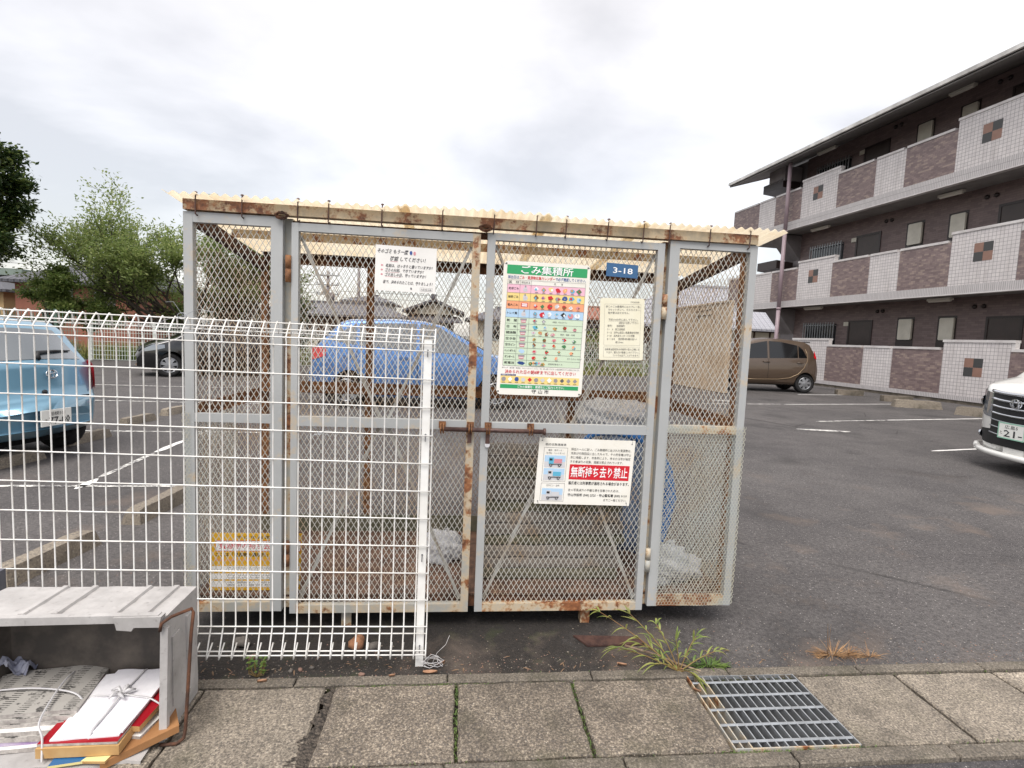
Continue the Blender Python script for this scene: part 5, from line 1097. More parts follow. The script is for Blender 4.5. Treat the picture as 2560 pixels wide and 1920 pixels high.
# weeds and rough grass along the back fence
M['rough'] = mat('rough_grass', (94, 116, 52), 0.8, var=(168, 158, 100), vscale=1.2, lo=.4, hi=.65)
def blades(n_, f, hmin, hmax, w, m, name, smooth=False):
    P = np.array([f() for _ in range(n_)]); a = rng.uniform(0, 2*math.pi, n_); h = rng.uniform(hmin, hmax, n_); t = rng.uniform(.1, .7, n_)
    dx, dy = np.cos(a), np.sin(a); v = np.zeros((n_, 3, 3))
    v[:, 0] = P; v[:, 1] = P; v[:, 0, 0] -= w*dy; v[:, 0, 1] += w*dx; v[:, 1, 0] += w*dy; v[:, 1, 1] -= w*dx
    v[:, 2] = P + np.stack([dx*h*t, dy*h*t, h], 1); me = bpy.data.meshes.new(name); me.from_pydata(v.reshape(-1, 3).tolist(), [], np.arange(3*n_).reshape(-1, 3).tolist()); me.materials.append(m)
    o = bpy.data.objects.new(name, me); COL.objects.link(o); return o
def wf():
    t = random.random(); x = -24+34*t; y = 17.05+3.2*t; k = random.random()
    return (x, y+.15+abs(random.gauss(0, .7)), 0)
o = blades(14000, wf, .12, .75, .022, M['rough'], 'rough_grass'); tag(o, kind='stuff')
def wf2():
    t = random.random(); return (1.2+6.5*t, 19.3+.45*t-random.random()*.5, 0)
o = blades(2500, wf2, .1, .55, .02, M['rough'], 'rough_grass'); tag(o, kind='stuff')

# ------------------------------------------------------------------ trees
def leaf_mat(name, c1, c2, c3, tr=0.35):
    n = NT(name); gi = n.n('ShaderNodeNewGeometry'); col = n.ramp(gi.outputs['Random Per Island'], (0.0, c1), (0.55, c2), (1.0, c3)); col = n.mix(n.ramp(n.noise(0.9, 3), (0.35, 0.0), (0.65, 0.5)), col, c1)
    n.done(col, 0.5); t = n.t; ts = t.nodes.new('ShaderNodeBsdfTranslucent'); t.links.new(col, ts.inputs[0]); mx = t.nodes.new('ShaderNodeMixShader'); mx.inputs[0].default_value = tr; t.links.new(n.b.outputs[0], mx.inputs[1]); t.links.new(ts.outputs[0], mx.inputs[2]); t.links.new(mx.outputs[0], t.nodes['Material Output'].inputs[0]); return n.m
M['leaf_dark'] = leaf_mat('dark_camphor_leaf', (42, 60, 30), (62, 84, 42), (124, 136, 70)); M['leaf_mid'] = leaf_mat('mid_green_leaf', (104, 122, 66), (134, 150, 86), (176, 182, 118), .55); M['leaf_lite'] = leaf_mat('light_green_leaf', (96, 118, 60), (126, 144, 76), (162, 170, 104), .5)
M['bark'] = mat('grey_brown_bark', (78, 68, 58), 0.9, var=(54, 47, 40), vscale=6, bump=.4, bscale=30)
def leaves_mesh(name, pts, dirs, L, w, m, par):
    """pointed leaves (two triangles folded on the midrib) at pts"""
    n_ = len(pts); P = np.array(pts); D = np.array(dirs); D /= (np.linalg.norm(D, axis=1)[:, None]+1e-9)
    up = rng.normal(0, .55, (n_, 3))+np.array([0, 0, 1.0]); S = np.cross(D, up); S /= (np.linalg.norm(S, axis=1)[:, None]+1e-9); ll = (L*rng.uniform(.6, 1.3, n_))[:, None]; ww = (w*rng.uniform(.7, 1.2, n_))[:, None]
    v = np.zeros((n_, 4, 3)); v[:, 0] = P; v[:, 1] = P+D*ll*.45+S*ww; v[:, 2] = P+D*ll; v[:, 3] = P+D*ll*.45-S*ww
    if par is not None and par.get('_wl'): v -= np.array(list(par['_wl']))
    idx = np.arange(4*n_).reshape(-1, 4); me = bpy.data.meshes.new(name); me.from_pydata(v.reshape(-1, 3).tolist(), [], idx.tolist()); me.materials.append(m)
    o = bpy.data.objects.new(name, me); COL.objects.link(o); o.parent = par; return o
def grow(mb, p, d, L, r, depth, tips, rr, spread=.55, up=.12, shrink=.74):
    """recursive limb: returns twig points"""
    n_ = 4; path = [V(*p)]; dd = V(*d)
    for k in range(n_):
        dd = dd + V(rr.gauss(0, .12), rr.gauss(0, .12), rr.gauss(0, .08)+up*.25); dd /= np.linalg.norm(dd); path.append(path[-1]+dd*L/n_)
    mb.tube(path, [r*(1-.45*k/n_) for k in range(n_+1)], 5 if r > .02 else 3, cap=False)
    if depth <= 2:
        for k in range(1, n_+1): tips.append((path[k], dd))
    if depth == 0: return
    for k in range(rr.choice((2, 3, 3))):
        a = rr.uniform(0, 2*math.pi); s1 = np.cross(dd, V(0, 0, 1)); s1 /= np.linalg.norm(s1)+1e-9; s2 = np.cross(s1, dd); nd = dd*(1-spread*.5)+(s1*math.cos(a)+s2*math.sin(a))*spread*rr.uniform(.6, 1.2); nd[2] += up; nd /= np.linalg.norm(nd)
        grow(mb, path[rr.choice((2, 3, 4))], nd, L*shrink*rr.uniform(.8, 1.15), r*.55, depth-1, tips, rr, spread, up, shrink)
def tree(name, label, loc, limbs, depth, per, L, w, m, seed, spread=.55, up=.12, clump=.16, shrink=.74, group='trees behind the car park', r0=.11):
    rr = random.Random(seed); root = thing(name, label, 'tree', loc, group=group); wood = MB(); tips = []; base = V(*loc)
    for (d, LL, z0) in limbs:
        d = V(*d); d /= np.linalg.norm(d); grow(wood, base+V(0, 0, z0), d, LL, r0, depth, tips, rr, spread, up, shrink)
    zt = max(z for _, _, z in limbs)
    wood.tube([base-V(0, 0, .1), base+V(.03, 0, zt*.5), base+V(0, .02, zt+.15)], [r0*1.9, r0*1.5, r0*1.2], 8)
    wood.build('trunk', M['bark'], root, smooth=True)
    pts, dirs = [], []
    for (p, d) in tips:
        for k in range(per):
            q = p + V(rr.gauss(0, clump), rr.gauss(0, clump), rr.gauss(0, clump*.6)); pts.append(q); dirs.append(d*.6+V(rr.gauss(0, .6), rr.gauss(0, .6), rr.gauss(-.15, .4)))
    leaves_mesh('crown', pts, dirs, L, w, m, root); return len(pts)
nl = []
# spreading cherry-like tree behind the fence: long rising limbs to the left
nl.append(tree('spreading_tree', 'airy spreading tree with long rising limbs left of the cage', (-10.6, 20.4, 0), [((-1.0, -.2, .38), 3.1, 1.0), ((-.9, .1, .62), 3.0, 1.1), ((-1.0, 0, .5), 3.2, 1.0), ((-.5, -.3, .8), 1.7, 1.1), ((-.15, .2, 1.0), 1.8, 1.1), ((.35, -.2, 1.0), 1.9, 1.1), ((.8, .2, .7), 2.2, 1.1), ((-1.0, .3, .16), 2.6, .9), ((.9, -.2, .35), 2.0, .9), ((-.75, -.5, .3), 1.9, .9), ((-.75, .2, .6), 2.3, 1.0)], 4, 11, .15, .031, M['leaf_mid'], 3, .5, .16, .19, .70, r0=.085))
nl.append(tree('bushy_tree', 'dense bushy tree standing behind the left cage panel', (-8.9, 22.8, 0), [((-.5, 0, 1), 1.2, .9), ((.4, .2, 1), 1.2, .9), ((0, -.4, 1), 1.3, 1.0), ((.8, 0, .5), .9, .8), ((-.8, 0, .5), 1.2, .8)], 4, 7, .17, .042, M['leaf_dark'], 5, .6, .1, .2, .70))
nl.append(tree('leafy_tree', 'mid green leafy tree filling the view through the left cage panel', (-9.3, 21.6, 0), [((-.6, 0, .9), 1.6, 1.0), ((.5, .2, .9), 1.6, 1.0), ((0, -.4, 1), 1.7, 1.1), ((.7, -.2, .5), 1.5, .9), ((-.8, .2, .5), 1.4, .9), ((.1, .3, 1.0), 1.5, 1.2)], 4, 11, .15, .034, M['leaf_mid'], 31, .6, .1, .2, .72, r0=.08))
nl.append(tree('maple_tree', 'low light green tree in front of the red-brown house', (-15.4, 19.6, 0), [((-.8, 0, .6), 1.15, .9), ((.6, .1, .7), 1.15, .9), ((0, -.3, 1), 1.1, .9), ((-.4, .4, .8), 1.0, .9)], 4, 12, .14, .034, M['leaf_lite'], 8, .65, .04, .14, .68, r0=.07))
# tall dark tree at the left edge: layered leafy boughs
lt = [((math.cos(a)*.9, math.sin(a)*.9, e), LL, z) for a, e, LL, z in ((0, .25, 1.3, 3.9), (1.2, .4, 1.3, 3.8), (2.5, .3, 1.2, 4.0), (3.9, .3, 1.3, 3.9), (5.2, .3, 1.3, 4.1), (.4, .5, 1.4, 5.0), (1.9, .6, 1.3, 5.2), (3.4, .5, 1.3, 5.1), (5.6, .45, 1.4, 5.2), (.1, .9, 1.2, 6.2), (2.2, 1.2, 1.1, 6.3), (4.3, 1.0, 1.1, 6.2), (6.0, .7, 1.3, 5.8), (.8, -.1, 1.2, 4.2), (5.0, -.1, 1.2, 4.3))]
nl.append(tree('camphor_tree', 'tall dense dark green tree cut by the left edge of the photo', (-17.15, 17.0, -0.25), lt, 3, 26, .17, .046, M['leaf_dark'], 12, .7, .05, .18, .66, r0=.13))
for i, (x, y, s, lb) in enumerate(((3.6, 27.5, .75, 'small garden shrub left of the cream notice, far behind'), (6.9, 26.5, .8, 'garden tree far behind the right door'), (-1.5, 26.5, .6, 'low round shrub before the gabled house'))):
    nl.append(tree('garden_shrub', lb, (x, y, 0), [((-.6, 0, .8), s, .35), ((.6, .1, .8), s, .35), ((0, -.4, 1), s, .35)], 3, 9, .15, .04, M['leaf_dark'] if i != 1 else M['leaf_mid'], 20+i, .65, .05, .14, .7, r0=.05, group='garden shrubs behind the back fence'))
print('leaves', nl)

# ------------------------------------------------------------------ houses
def house_parts(root, x0, x1, y0, y1, H, mwall, wins=()):
    b = MB(); b.box(x0, x1, y0, y1, 0, H); b.build('wall', mwall, root)
    for (wx, wz, ww, wh) in wins:
        b = MB(); y = y0-.04; b.box(wx-ww/2-.06, wx+ww/2+.06, y, y0-.002, wz+wh/2, wz+wh/2+.06); b.box(wx-ww/2-.06, wx+ww/2+.06, y, y0-.002, wz-wh/2-.06, wz-wh/2); b.box(wx-ww/2-.06, wx-ww/2, y, y0-.002, wz-wh/2, wz+wh/2); b.box(wx+ww/2, wx+ww/2+.06, y, y0-.002, wz-wh/2, wz+wh/2); b.box(wx-.02, wx+.02, y, y0-.002, wz-wh/2, wz+wh/2)
        w_ = b.build('window', M['alu'], root); b = MB(); b.box(wx-ww/2, wx-.02, y0-.012, y0-.003, wz-wh/2, wz+wh/2); b.box(wx+.02, wx+ww/2, y0-.012, y0-.003, wz-wh/2, wz+wh/2); b.build('pane', M['glass_dark'], w_)
def m_rooftile(name, a, b_, pitch=.28):
    n = NT(name); x, y, z = n.xyz(); s = n.math('SINE', n.math('MULTIPLY', x, 2*math.pi/pitch)); s2 = n.math('FRACT', n.math('DIVIDE', z, pitch*.4)); col = n.mix(n.noise(1.4, 4), a, b_); col = n.mix(n.ramp(s2, (0.0, .55), (.18, 0.0)), col, tuple(int(c*.45) for c in a)); n.bump(s, .8, .06); return n.done(col, 0.5)
M['roof_dark'] = m_rooftile('dark_grey_roof_tile', (76, 76, 82), (92, 92, 98)); M['roof_grey'] = m_rooftile('grey_roof_tile', (116, 114, 118), (98, 97, 102)); M['roof_silver'] = m_rooftile('silver_grey_roof_tile', (176, 176, 182), (158, 158, 166), .34)
M['terracotta_wall'] = mat('salmon_brown_render', (150, 98, 80), 0.85, var=(138, 88, 72), vscale=.8, bump=.1); M['cream_wall'] = mat('cream_render', (214, 204, 184), 0.85, var=(198, 188, 168), vscale=.7); M['brown_wall'] = mat('brown_timber_wall', (96, 74, 62), 0.85, var=(76, 58, 50), vscale=2.2); M['tan_wall'] = mat('tan_render', (186, 158, 116), 0.85, var=(170, 142, 104), vscale=.8); M['pale_wall'] = mat('pale_grey_render', (196, 192, 186), 0.85, var=(182, 178, 172), vscale=.8); M['green_trim'] = mat('grey_green_trim', (124, 138, 128), 0.6, var=(112, 124, 116), vscale=2)
def hip_roof(root, x0, x1, y0, y1, z0, z1, rx0, rx1, m, th=.14):
    ym = (y0+y1)/2; b = MB(); A = [(x0,y0,z0), (x1,y0,z0), (x1,y1,z0), (x0,y1,z0)]; R0, R1 = (rx0, ym, z1), (rx1, ym, z1)
    b.poly([A[0], A[1], R1, R0]); b.poly([A[2], A[3], R0, R1]); b.poly([A[1], A[2], R1]); b.poly([A[3], A[0], R0]); b.box(x0, x1, y0, y1, z0-th, z0-.003); r = b.build('roof', m, root)
    c = MB(); c.bar((rx0-.05, ym, z1+.04), (rx1+.05, ym, z1+.04), .22, .16); c.build('ridge', m, r); return r
def gable_roof(root, x0, x1, y0, y1, z0, z1, m, mg, th=.16, axis='y'):
    b = MB(); xm = (x0+x1)/2
    b.prism([(x0, y0, z0), (xm, y0, z1), (x1, y0, z0), (x1, y0, z0+th), (xm, y0, z1+th), (x0, y0, z0+th)], (0, y1-y0, 0)); r = b.build('roof', m, root)
    g_ = MB(); g_.prism([(x0+.6, y0+.5, z0-.05), (x1-.6, y0+.5, z0-.05), (xm, y0+.5, z1-.12)], (0, .1, 0)); g_.build('gable_wall', mg, root)
    c = MB(); c.bar((xm, y0-.05, z1+th+.04), (xm, y1+.05, z1+th+.04), .24, .2); c.bar((xm-.2, y0-.03, z1+th+.12), (xm+.2, y0-.03, z1+th+.12), .1, .3); c.build('ridge', m, r)
h1 = thing('house', 'salmon-brown house with a dark hipped roof behind the spreading tree', 'house', (-18.5, 30, 0))
house_parts(h1, -22.7, -16.9, 27.5, 34, 3.3, M['terracotta_wall'], ((-20.6, 2.5, 1.2, .9), (-18.4, 2.4, .9, .8)))
hip_roof(h1, -23.2, -16.3, 26.9, 34.6, 3.3, 4.75, -21.0, -18.4, M['roof_dark'])
for x in (-21.6, -20.2):
    b = MB(); zt = 6.9 if x > -21 else 6.6; b.tube([(x, 30.7, 4.6), (x, 30.7, zt)], .02, 5)
    for q in range(3): b.bar((x-.35, 30.7, zt-.15-.16*q), (x+.35, 30.7, zt-.15-.16*q), .015, .015)
    b.build('antenna', M['alu'], h1)
h2 = thing('house', 'pale house with a green-edged flat roof and balcony at the far left', 'house', (-31, 36, 0))
house_parts(h2, -34, -27.9, 35, 42, 4.1, M['pale_wall'], ((-29.6, 3.4, 1.2, .9),))
b = MB(); b.box(-35, -27.2, 34.0, 42.6, 3.98, 4.4); b.build('roof', M['green_trim'], h2); b = MB(); b.box(-35, -27.6, 33.6, 34.98, 2.5, 2.85); b.build('balcony', M['green_trim'], h2)
b = MB()
for k in range(40): b.bar((-34.9+.187*k, 33.7, 2.85), (-34.9+.187*k, 33.7, 3.5), .03, .03)
b.bar((-35, 33.7, 3.5), (-27.6, 33.7, 3.5), .05, .05); b.build('railing', M['alu'], h2)
h3 = thing('house', 'low tan house at the left edge below the balcony house', 'house', (-27, 30, 0)); house_parts(h3, -31.5, -25.2, 30, 34, 2.9, M['tan_wall'], ((-28.3, 2.2, .6, .6), (-26.9, 2.2, .5, .5))); hip_roof(h3, -32, -24.7, 29.5, 34.5, 2.9, 3.5, -29.5, -27, M['roof_dark'])
h4 = thing('house', 'cream walled house with low grey roof left of the gabled house', 'house', (-9, 35, 0)); house_parts(h4, -13.5, -3.9, 34, 40, 2.45, M['cream_wall'], ((-9.2, 1.5, 1.6, .9),)); hip_roof(h4, -14, -3.5, 33.4, 40.6, 2.45, 3.35, -11, -5.5, M['roof_grey'])
b = MB(); b.box(-9.9, -6.9, 33.9, 33.997, 1.0, 2.3); b.build('timber_panel', M['brown_wall'], h4)
h5 = thing('house', 'traditional tiled house with a broad front gable behind the blue car', 'house', (-1.8, 36, 0)); house_parts(h5, -3.2, -.5, 36, 43, 2.95, M['brown_wall'], ((-2.3, 1.9, .8, .9), (-1.2, 1.9, .7, .9))); gable_roof(h5, -4.0, .3, 35.2, 43.5, 2.88, 3.75, M['roof_grey'], M['cream_wall'])
b = MB(); b.prism([(-3.9, 35.0, 2.25), (.2, 35.0, 2.25), (-.1, 35.98, 2.62), (-3.6, 35.98, 2.62)], (0, 0, .12)); b.build('lower_eave', M['roof_grey'], h5)
h6 = thing('house', 'pale house with grey hipped roof behind the right door', 'house', (4, 38, 0)); house_parts(h6, .8, 8.2, 37, 43, 2.7, M['cream_wall'], ((2.4, 1.7, 1.2, 1.0), (5.9, 1.7, 1.2, 1.0))); hip_roof(h6, .4, 8.7, 36.4, 43.6, 2.7, 3.7, 2.8, 6.2, M['roof_grey'])
b = MB(); b.box(6.1, 8.0, 36.2, 36.99, 1.9, 2.6); b.build('awning', M['terracotta_wall'], h6)
h7 = thing('house', 'tall pinkish-grey house far behind the cream house', 'house', (-7.6, 48, 0)); house_parts(h7, -10.4, -6.6, 48, 54, 4.2, M['pale_wall'], ()); hip_roof(h7, -10.9, -6.1, 47.4, 54.6, 4.2, 4.9, -9, -8, M['roof_grey'])
h8 = thing('house', 'old house with a large silver-grey tiled roof under the balconies', 'house', (19, 33, 0)); house_parts(h8, 12.5, 22, 31.5, 38, 2.6, M['brown_wall'], ())
for k in range(8): b = MB(); b.box(13.0+1.1*k, 13.95+1.1*k, 31.44, 31.497, 1.75, 2.45); b.build('pane', M['cream_wall'], h8)
hip_roof(h8, 11.8, 22.8, 30.6, 38.8, 2.65, 5.6, 14.5, 20, M['roof_silver'])
h9 = thing('house', 'reddish tiled roof house peeping out right of the cream notice', 'house', (9.2, 40, 0)); house_parts(h9, 8.9, 13.8, 39, 44, 3.2, M['brown_wall'], ((10.4, 2.3, 1.0, .8),)); hip_roof(h9, 8.5, 14.3, 38.4, 44.6, 3.2, 4.2, 10.4, 12.4, M['terracotta_wall'])

# beige corrugated wall panel and a power pole line
wall = thing('panel_wall', 'tall beige panel wall standing left of the brown car', 'wall', (7.74, 14.3, 0)); M['beige'] = mat('beige_panel', (186, 166, 142), 0.8, var=(172, 152, 128), vscale=1.6, bump=.08, bscale=12)
b = MB(); b.prism([(7.91, 12.74, .02), (7.56, 15.86, .02), (7.56, 15.86, 2.66), (7.91, 12.74, 2.74)], (.14, .015, 0)); b.build('panel', M['beige'], wall)
b = MB(); b.bar((7.98, 12.74, 2.755), (7.63, 15.86, 2.675), .2, .05); b.build('coping', M['beige'], wall)
b = MB(); b.tube([(7.80, 13.6, 2.55), (7.70, 14.5, 2.50)], .012, 5); b.tube([(7.80, 13.6, 2.38), (7.70, 14.5, 2.36)], .012, 5); b.tube([(7.71, 14.3, 2.6), (7.705, 14.35, 2.2)], .012, 5); b.build('cable', M['frame_dark'], wall)
def pole(x, y, H, label, arms):
    r = thing('utility_pole', label, 'utility pole', (x, y, 0), group='utility poles beyond the houses'); b = MB(); b.smooth = True; b.tube([(x, y, 0), (x, y, H)], [.17, .11], 8); b.build('mast', M['conc_grey'], r)
    for k in range(arms):
        b = MB(); z = H-.35-.75*k; b.bar((x-.9, y-.15, z), (x+.9, y-.15, z), .08, .1)
        for q in (-.8, -.35, .35, .8): b.lathe([(0, .03), (.12, .05), (.2, .02)], (x+q, y-.15, z+.05), (0,0,1), 6)
        b.build('cross_arm', M['alu'], r)
    if arms > 1: b = MB(); b.smooth = True; b.lathe([(0, .001), (0, .22), (.7, .22), (.7, .001)], (x+.35, y-.2, H-2.4), (0,0,1), 10); b.build('transformer', M['conc_grey'], r)
pole(-10.6, 42, 6.1, 'utility pole with cross arms seen through the left door', 3); pole(-8.2, 42, 6.6, 'plain slim pole right of the armed utility pole', 0)
cb = MB()
for (z0, z1_) in ((5.7, 5.9), (5.0, 5.3), (4.4, 4.6)): cb.tube([(-10.6, 41.9, z0)] + [(-10.6-30*t, 41.9+3*t, z0+(z1_-z0)*t-1.2*t*(1-t)) for t in (.15, .3, .5, .7, .85, 1)], .016, 4)
single(cb, 'power_lines', M['frame_dark'], 'thin power lines running left from the utility pole', 'power lines', (-10.6, 41.9, 5.0))
cb = MB()
for z0 in (4.55, 4.1): cb.tube([(-10.6, 41.9, z0), (6, 40.5, z0-.1), (22, 40, z0+.3)], .014, 4)
single(cb, 'power_lines', M['frame_dark'], 'thin power lines running right over the grey roofs', 'power lines', (0, 41, 4.5))
# ------------------------------------------------------------------ cars (local frame: x forward, y to the left, z up)
def paint(name, c, metal=0.35, rough=0.32): 
    n = NT(name); f_ = n.noise(3.0, 4); n.b.inputs['Coat Weight'].default_value = 0.8; n.b.inputs['Coat Roughness'].default_value = 0.06
    return n.done(n.mix(n.math('MULTIPLY', f_, 0.25), c, tuple(int(v*.86) for v in c)), rough, metal)
M['paint_sky'] = paint('light_blue_car_paint', (112, 156, 180)); M['paint_blue'] = paint('blue_car_paint', (80, 126, 184)); M['paint_black'] = paint('black_car_paint', (11, 11, 13), .0, .18); M['paint_brown'] = paint('bronze_brown_car_paint', (90, 74, 60)); M['paint_white'] = paint('white_car_paint', (228, 227, 222), .0)
M['tyre'] = mat('tyre_rubber', (26, 26, 27), 0.85, var=(38, 37, 37), vscale=20); M['alloy'] = mat('silver_alloy', (186, 188, 192), 0.3, metal=0.8, var=(160, 162, 166), vscale=6); M['black_trim'] = mat('black_plastic_trim', (22, 22, 24), 0.5); M['chrome'] = mat('chrome', (214, 216, 220), 0.12, metal=1.0)
M['car_glass'] = mat('tinted_car_glass', (14, 16, 18), 0.05, spec=0.6); M['car_glass_grey'] = mat('pale_reflecting_car_glass', (84, 92, 98), 0.05, spec=1.0, coat=1.0); M['lamp_red'] = mat('red_tail_lens', (196, 28, 36), 0.12, coat=1.0); M['lamp_clear'] = mat('clear_lamp_lens', (132, 138, 144), 0.06, coat=1.0, metal=.3); M['plate_white'] = mat('white_number_plate', (236, 236, 230), 0.45); M['plate_green'] = mat('green_plate_rim', (150, 200, 176), 0.4)
M['well'] = mat('dark_wheel_well', (10, 10, 11), 0.9)
def ip(pts):
    xs, ys = zip(*sorted(pts)); return lambda x: float(np.interp(x, xs, ys))
class Car:
    def __init__(s, name, label, loc, heading, pt, top, bot, belt, hw, wheels, wr, tum=.22, crown=.035, zref=None, scale=1.0):
        s.root = thing(name, label, 'car', loc, heading, world=False); s.root.scale = (scale,)*3
        s.top, s.bot, s.belt, s.hw = ip(top), ip(bot), ip(belt), ip(hw); s.tum = tum; s.crown = crown; s.wheels = wheels; s.wr = wr; s.pt = pt
        s.xs = sorted(set([round(p[0], 4) for p in top] + [round(p[0], 4) for p in hw])); s.x0, s.x1 = s.xs[0], s.xs[-1]
    def W(s, x, z):
        w, zb, bl = s.hw(x), s.bot(x), s.belt(x); zm = zb+(bl-zb)*.55
        if z <= zm: return w*(1-.085*((zm-z)/max(zm-zb, .05))**2)
        if z <= bl: return w*(1-.035*((z-zm)/max(bl-zm, .05))**2)
        return w*(.965) - s.tum*(z-bl)
    def T(s, x, y):
        zt = s.top(x); w = max(.1, s.W(x, zt)); return zt - s.crown*min(1.3, (y/w)**2)
    def ring(s, x):
        zb, zt = s.bot(x), s.top(x); r = min(.07, (zt-zb)*.3); zs = zt-s.crown-r*.6; pts = [(0, zb), (s.W(x, zb)*.8, zb)]
        for k in range(15): z = zb+(zs-zb)*k/14; pts.append((s.W(x, z), z))
        we = s.W(x, zs)
        pts.append((we-r*.22, zs+r*.42))
        for k in range(6): t = 1-k/5; y = (we-r*.75)*t; pts.append((y, zt-s.crown*t*t))
        return pts
    def build(s):
        st = []
        for a, b_ in zip(s.xs[:-1], s.xs[1:]):
            n_ = max(1, int((b_-a)/.055)); st += [a+(b_-a)*k/n_ for k in range(n_)]
        st.append(s.x1); st = np.array(st); nr = len(s.ring(0)); P = np.zeros((len(st), nr, 2))
        for i, x in enumerate(st): P[i] = s.ring(x)
        mb = MB(); mb.smooth = True; arch = s.wr*1.16; hole = set()
        idx = {}
        for side in (1, -1):
            for i in range(len(st)):
                for j in range(nr):
                    idx[(side, i, j)] = len(mb.v); mb.v.append((st[i], side*P[i, j, 0], P[i, j, 1]))
        kept = []
        for side in (1, -1):
            for i in range(len(st)-1):
                for j in range(nr-1):
                    cx = (st[i]+st[i+1])/2; cz = (P[i, j, 1]+P[i, j+1, 1]+P[i+1, j, 1]+P[i+1, j+1, 1])/4; out = False
                    if 1 <= j <= 17:
                        for wx in s.wheels:
                            if (cx-wx)**2+(cz-s.wr)**2 < arch**2: out = True
                    if not out: kept.append((side, i, j))
        K = set(kept); snap = {}
        for (side, i, j) in kept:
            for (di, dj) in ((0, 0), (1, 0), (0, 1), (1, 1)):
                ii, jj = i+di, j+dj; near = [(ii-1, jj-1), (ii, jj-1), (ii-1, jj), (ii, jj)]
                if 1 < jj < 18 and any((side, a, b_) not in K for a, b_ in near if 0 <= a < len(st)-1 and 0 <= b_ < nr-1):
                    v = mb.v[idx[(side, ii, jj)]]
                    for wx in s.wheels:
                        d = math.hypot(v[0]-wx, v[2]-s.wr)
                        if d < arch*1.35 and d > .01 and idx[(side, ii, jj)] not in snap:
                            snap[idx[(side, ii, jj)]] = (wx+(v[0]-wx)*arch/d, v[1], s.wr+(v[2]-s.wr)*arch/d)
        for k, v in snap.items(): mb.v[k] = v
        for (side, i, j) in kept:
            q = [idx[(side, i, j)], idx[(side, i, j+1)], idx[(side, i+1, j+1)], idx[(side, i+1, j)]]
            mb.f.append(q if side == 1 else q[::-1]); mb.m.append(0); mb.sm.append(True)
        for i, rev in ((0, False), (len(st)-1, True)):
            loop = [idx[(1, i, j)] for j in range(nr)] + [idx[(-1, i, j)] for j in range(nr-2, 0, -1)]; mb.f.append(loop[::-1] if rev else loop); mb.m.append(0); mb.sm.append(False)
        body = mb.build('body', s.pt, s.root); s.body = body
        wl = MB()                                # wheel wells and arch edges
        for wx in s.wheels:
            for side in (1, -1):
                yo = s.W(wx, s.wr+arch*.7); n_ = 16; A = []
                for k in range(n_+1):
                    th = -.35+(math.pi+.7)*k/n_; A.append([(wx+arch*.995*math.cos(th), side*(yo-.03), s.wr+arch*.995*math.sin(th)), (wx+arch*.995*math.cos(th), side*(yo-.40), s.wr+arch*.995*math.sin(th))])
                wl.grid(A); wl.poly([a_[1] for a_ in A])
        wl.box(s.x0+.25, s.x1-.25, -s.hw(0)*.78, s.hw(0)*.78, s.bot(0)-.03, s.bot(0)+.02)
        wl.build('wheel_well', M['well'], body); return s
    def wheel(s, wx, side, spokes=5, rim='alloy'):
        c = (wx, side*(s.W(wx, s.wr)-.115), s.wr); R = s.wr; t = MB(); t.smooth = True
        t.lathe([(-.10, R*.62), (-.10, R*.90), (-.075, R*.985), (-.04, R), (.04, R), (.075, R*.985), (.10, R*.90), (.10, R*.66), (.085, R*.64)], c, (0, side, 0), 28); ty = t.build('wheel', M['tyre'], s.root)
        b = MB(); ax = .088*side
        b.lathe([(.05, R*.64), (.092, R*.655), (.098, R*.62), (.085, R*.585), (.03, R*.56)], c, (0, side, 0), 28)
        for k in range(spokes):
            th = 2*math.pi*k/spokes+.3; d = V(math.cos(th), 0, math.sin(th)); q = V(-math.sin(th), 0, math.cos(th)); p0 = V(*c)+V(0, side*.088, 0); w0, w1 = R*.10, R*.15
            a_ = [p0+d*R*.08-q*w0, p0+d*R*.60-q*w1+V(0, -side*.006, 0), p0+d*R*.60+q*w1+V(0, -side*.006, 0), p0+d*R*.08+q*w0]; b.prism(a_, (0, -side*.03, 0))
        b.lathe([(.06, R*.16), (.094, R*.15), (.097, .001)], c, (0, side, 0), 12); b.build('rim', M[rim], ty, smooth=False)
        b = MB(); b.disc((c[0], c[1]+side*.035, c[2]), R*.6, (0, side, 0), 20); b.build('brake', M['well'], ty)
    def wheels4(s, **k):
        for wx in s.wheels:
            for side in (1, -1): s.wheel(wx, side, **k)
    def side_patch(s, name, m, lo, hi, side, off=.006, n_=14, par=None, th=0.0, nz=6):
        """lo, hi: point lists (x, z) of the lower and upper outline; lies on the flank"""
        lo, hi = ip(lo), ip(hi); return s._sp(name, m, lo, hi, side, off, n_, par, nz)
    def _sp(s, name, m, lo, hi, side, off, n_, par, nz):
        mb = MB(); x0, x1 = s._rng; P = []
        for i in range(n_+1):
            x = x0+(x1-x0)*i/n_; P.append([(x, side*(s.W(x, lo(x)+(hi(x)-lo(x))*j/nz)+off), lo(x)+(hi(x)-lo(x))*j/nz) for j in range(nz+1)])
        mb.grid(P if side < 0 else P[::-1]); return mb.build(name, m, par or s.root, smooth=True)
    def sp(s, name, m, lo, hi, side, off=.006, n_=16, par=None, nz=6):
        xs = [p[0] for p in lo]+[p[0] for p in hi]; s._rng = (min(xs), max(xs)); return s._sp(name, m, ip(lo), ip(hi), side, off, n_, par, nz)
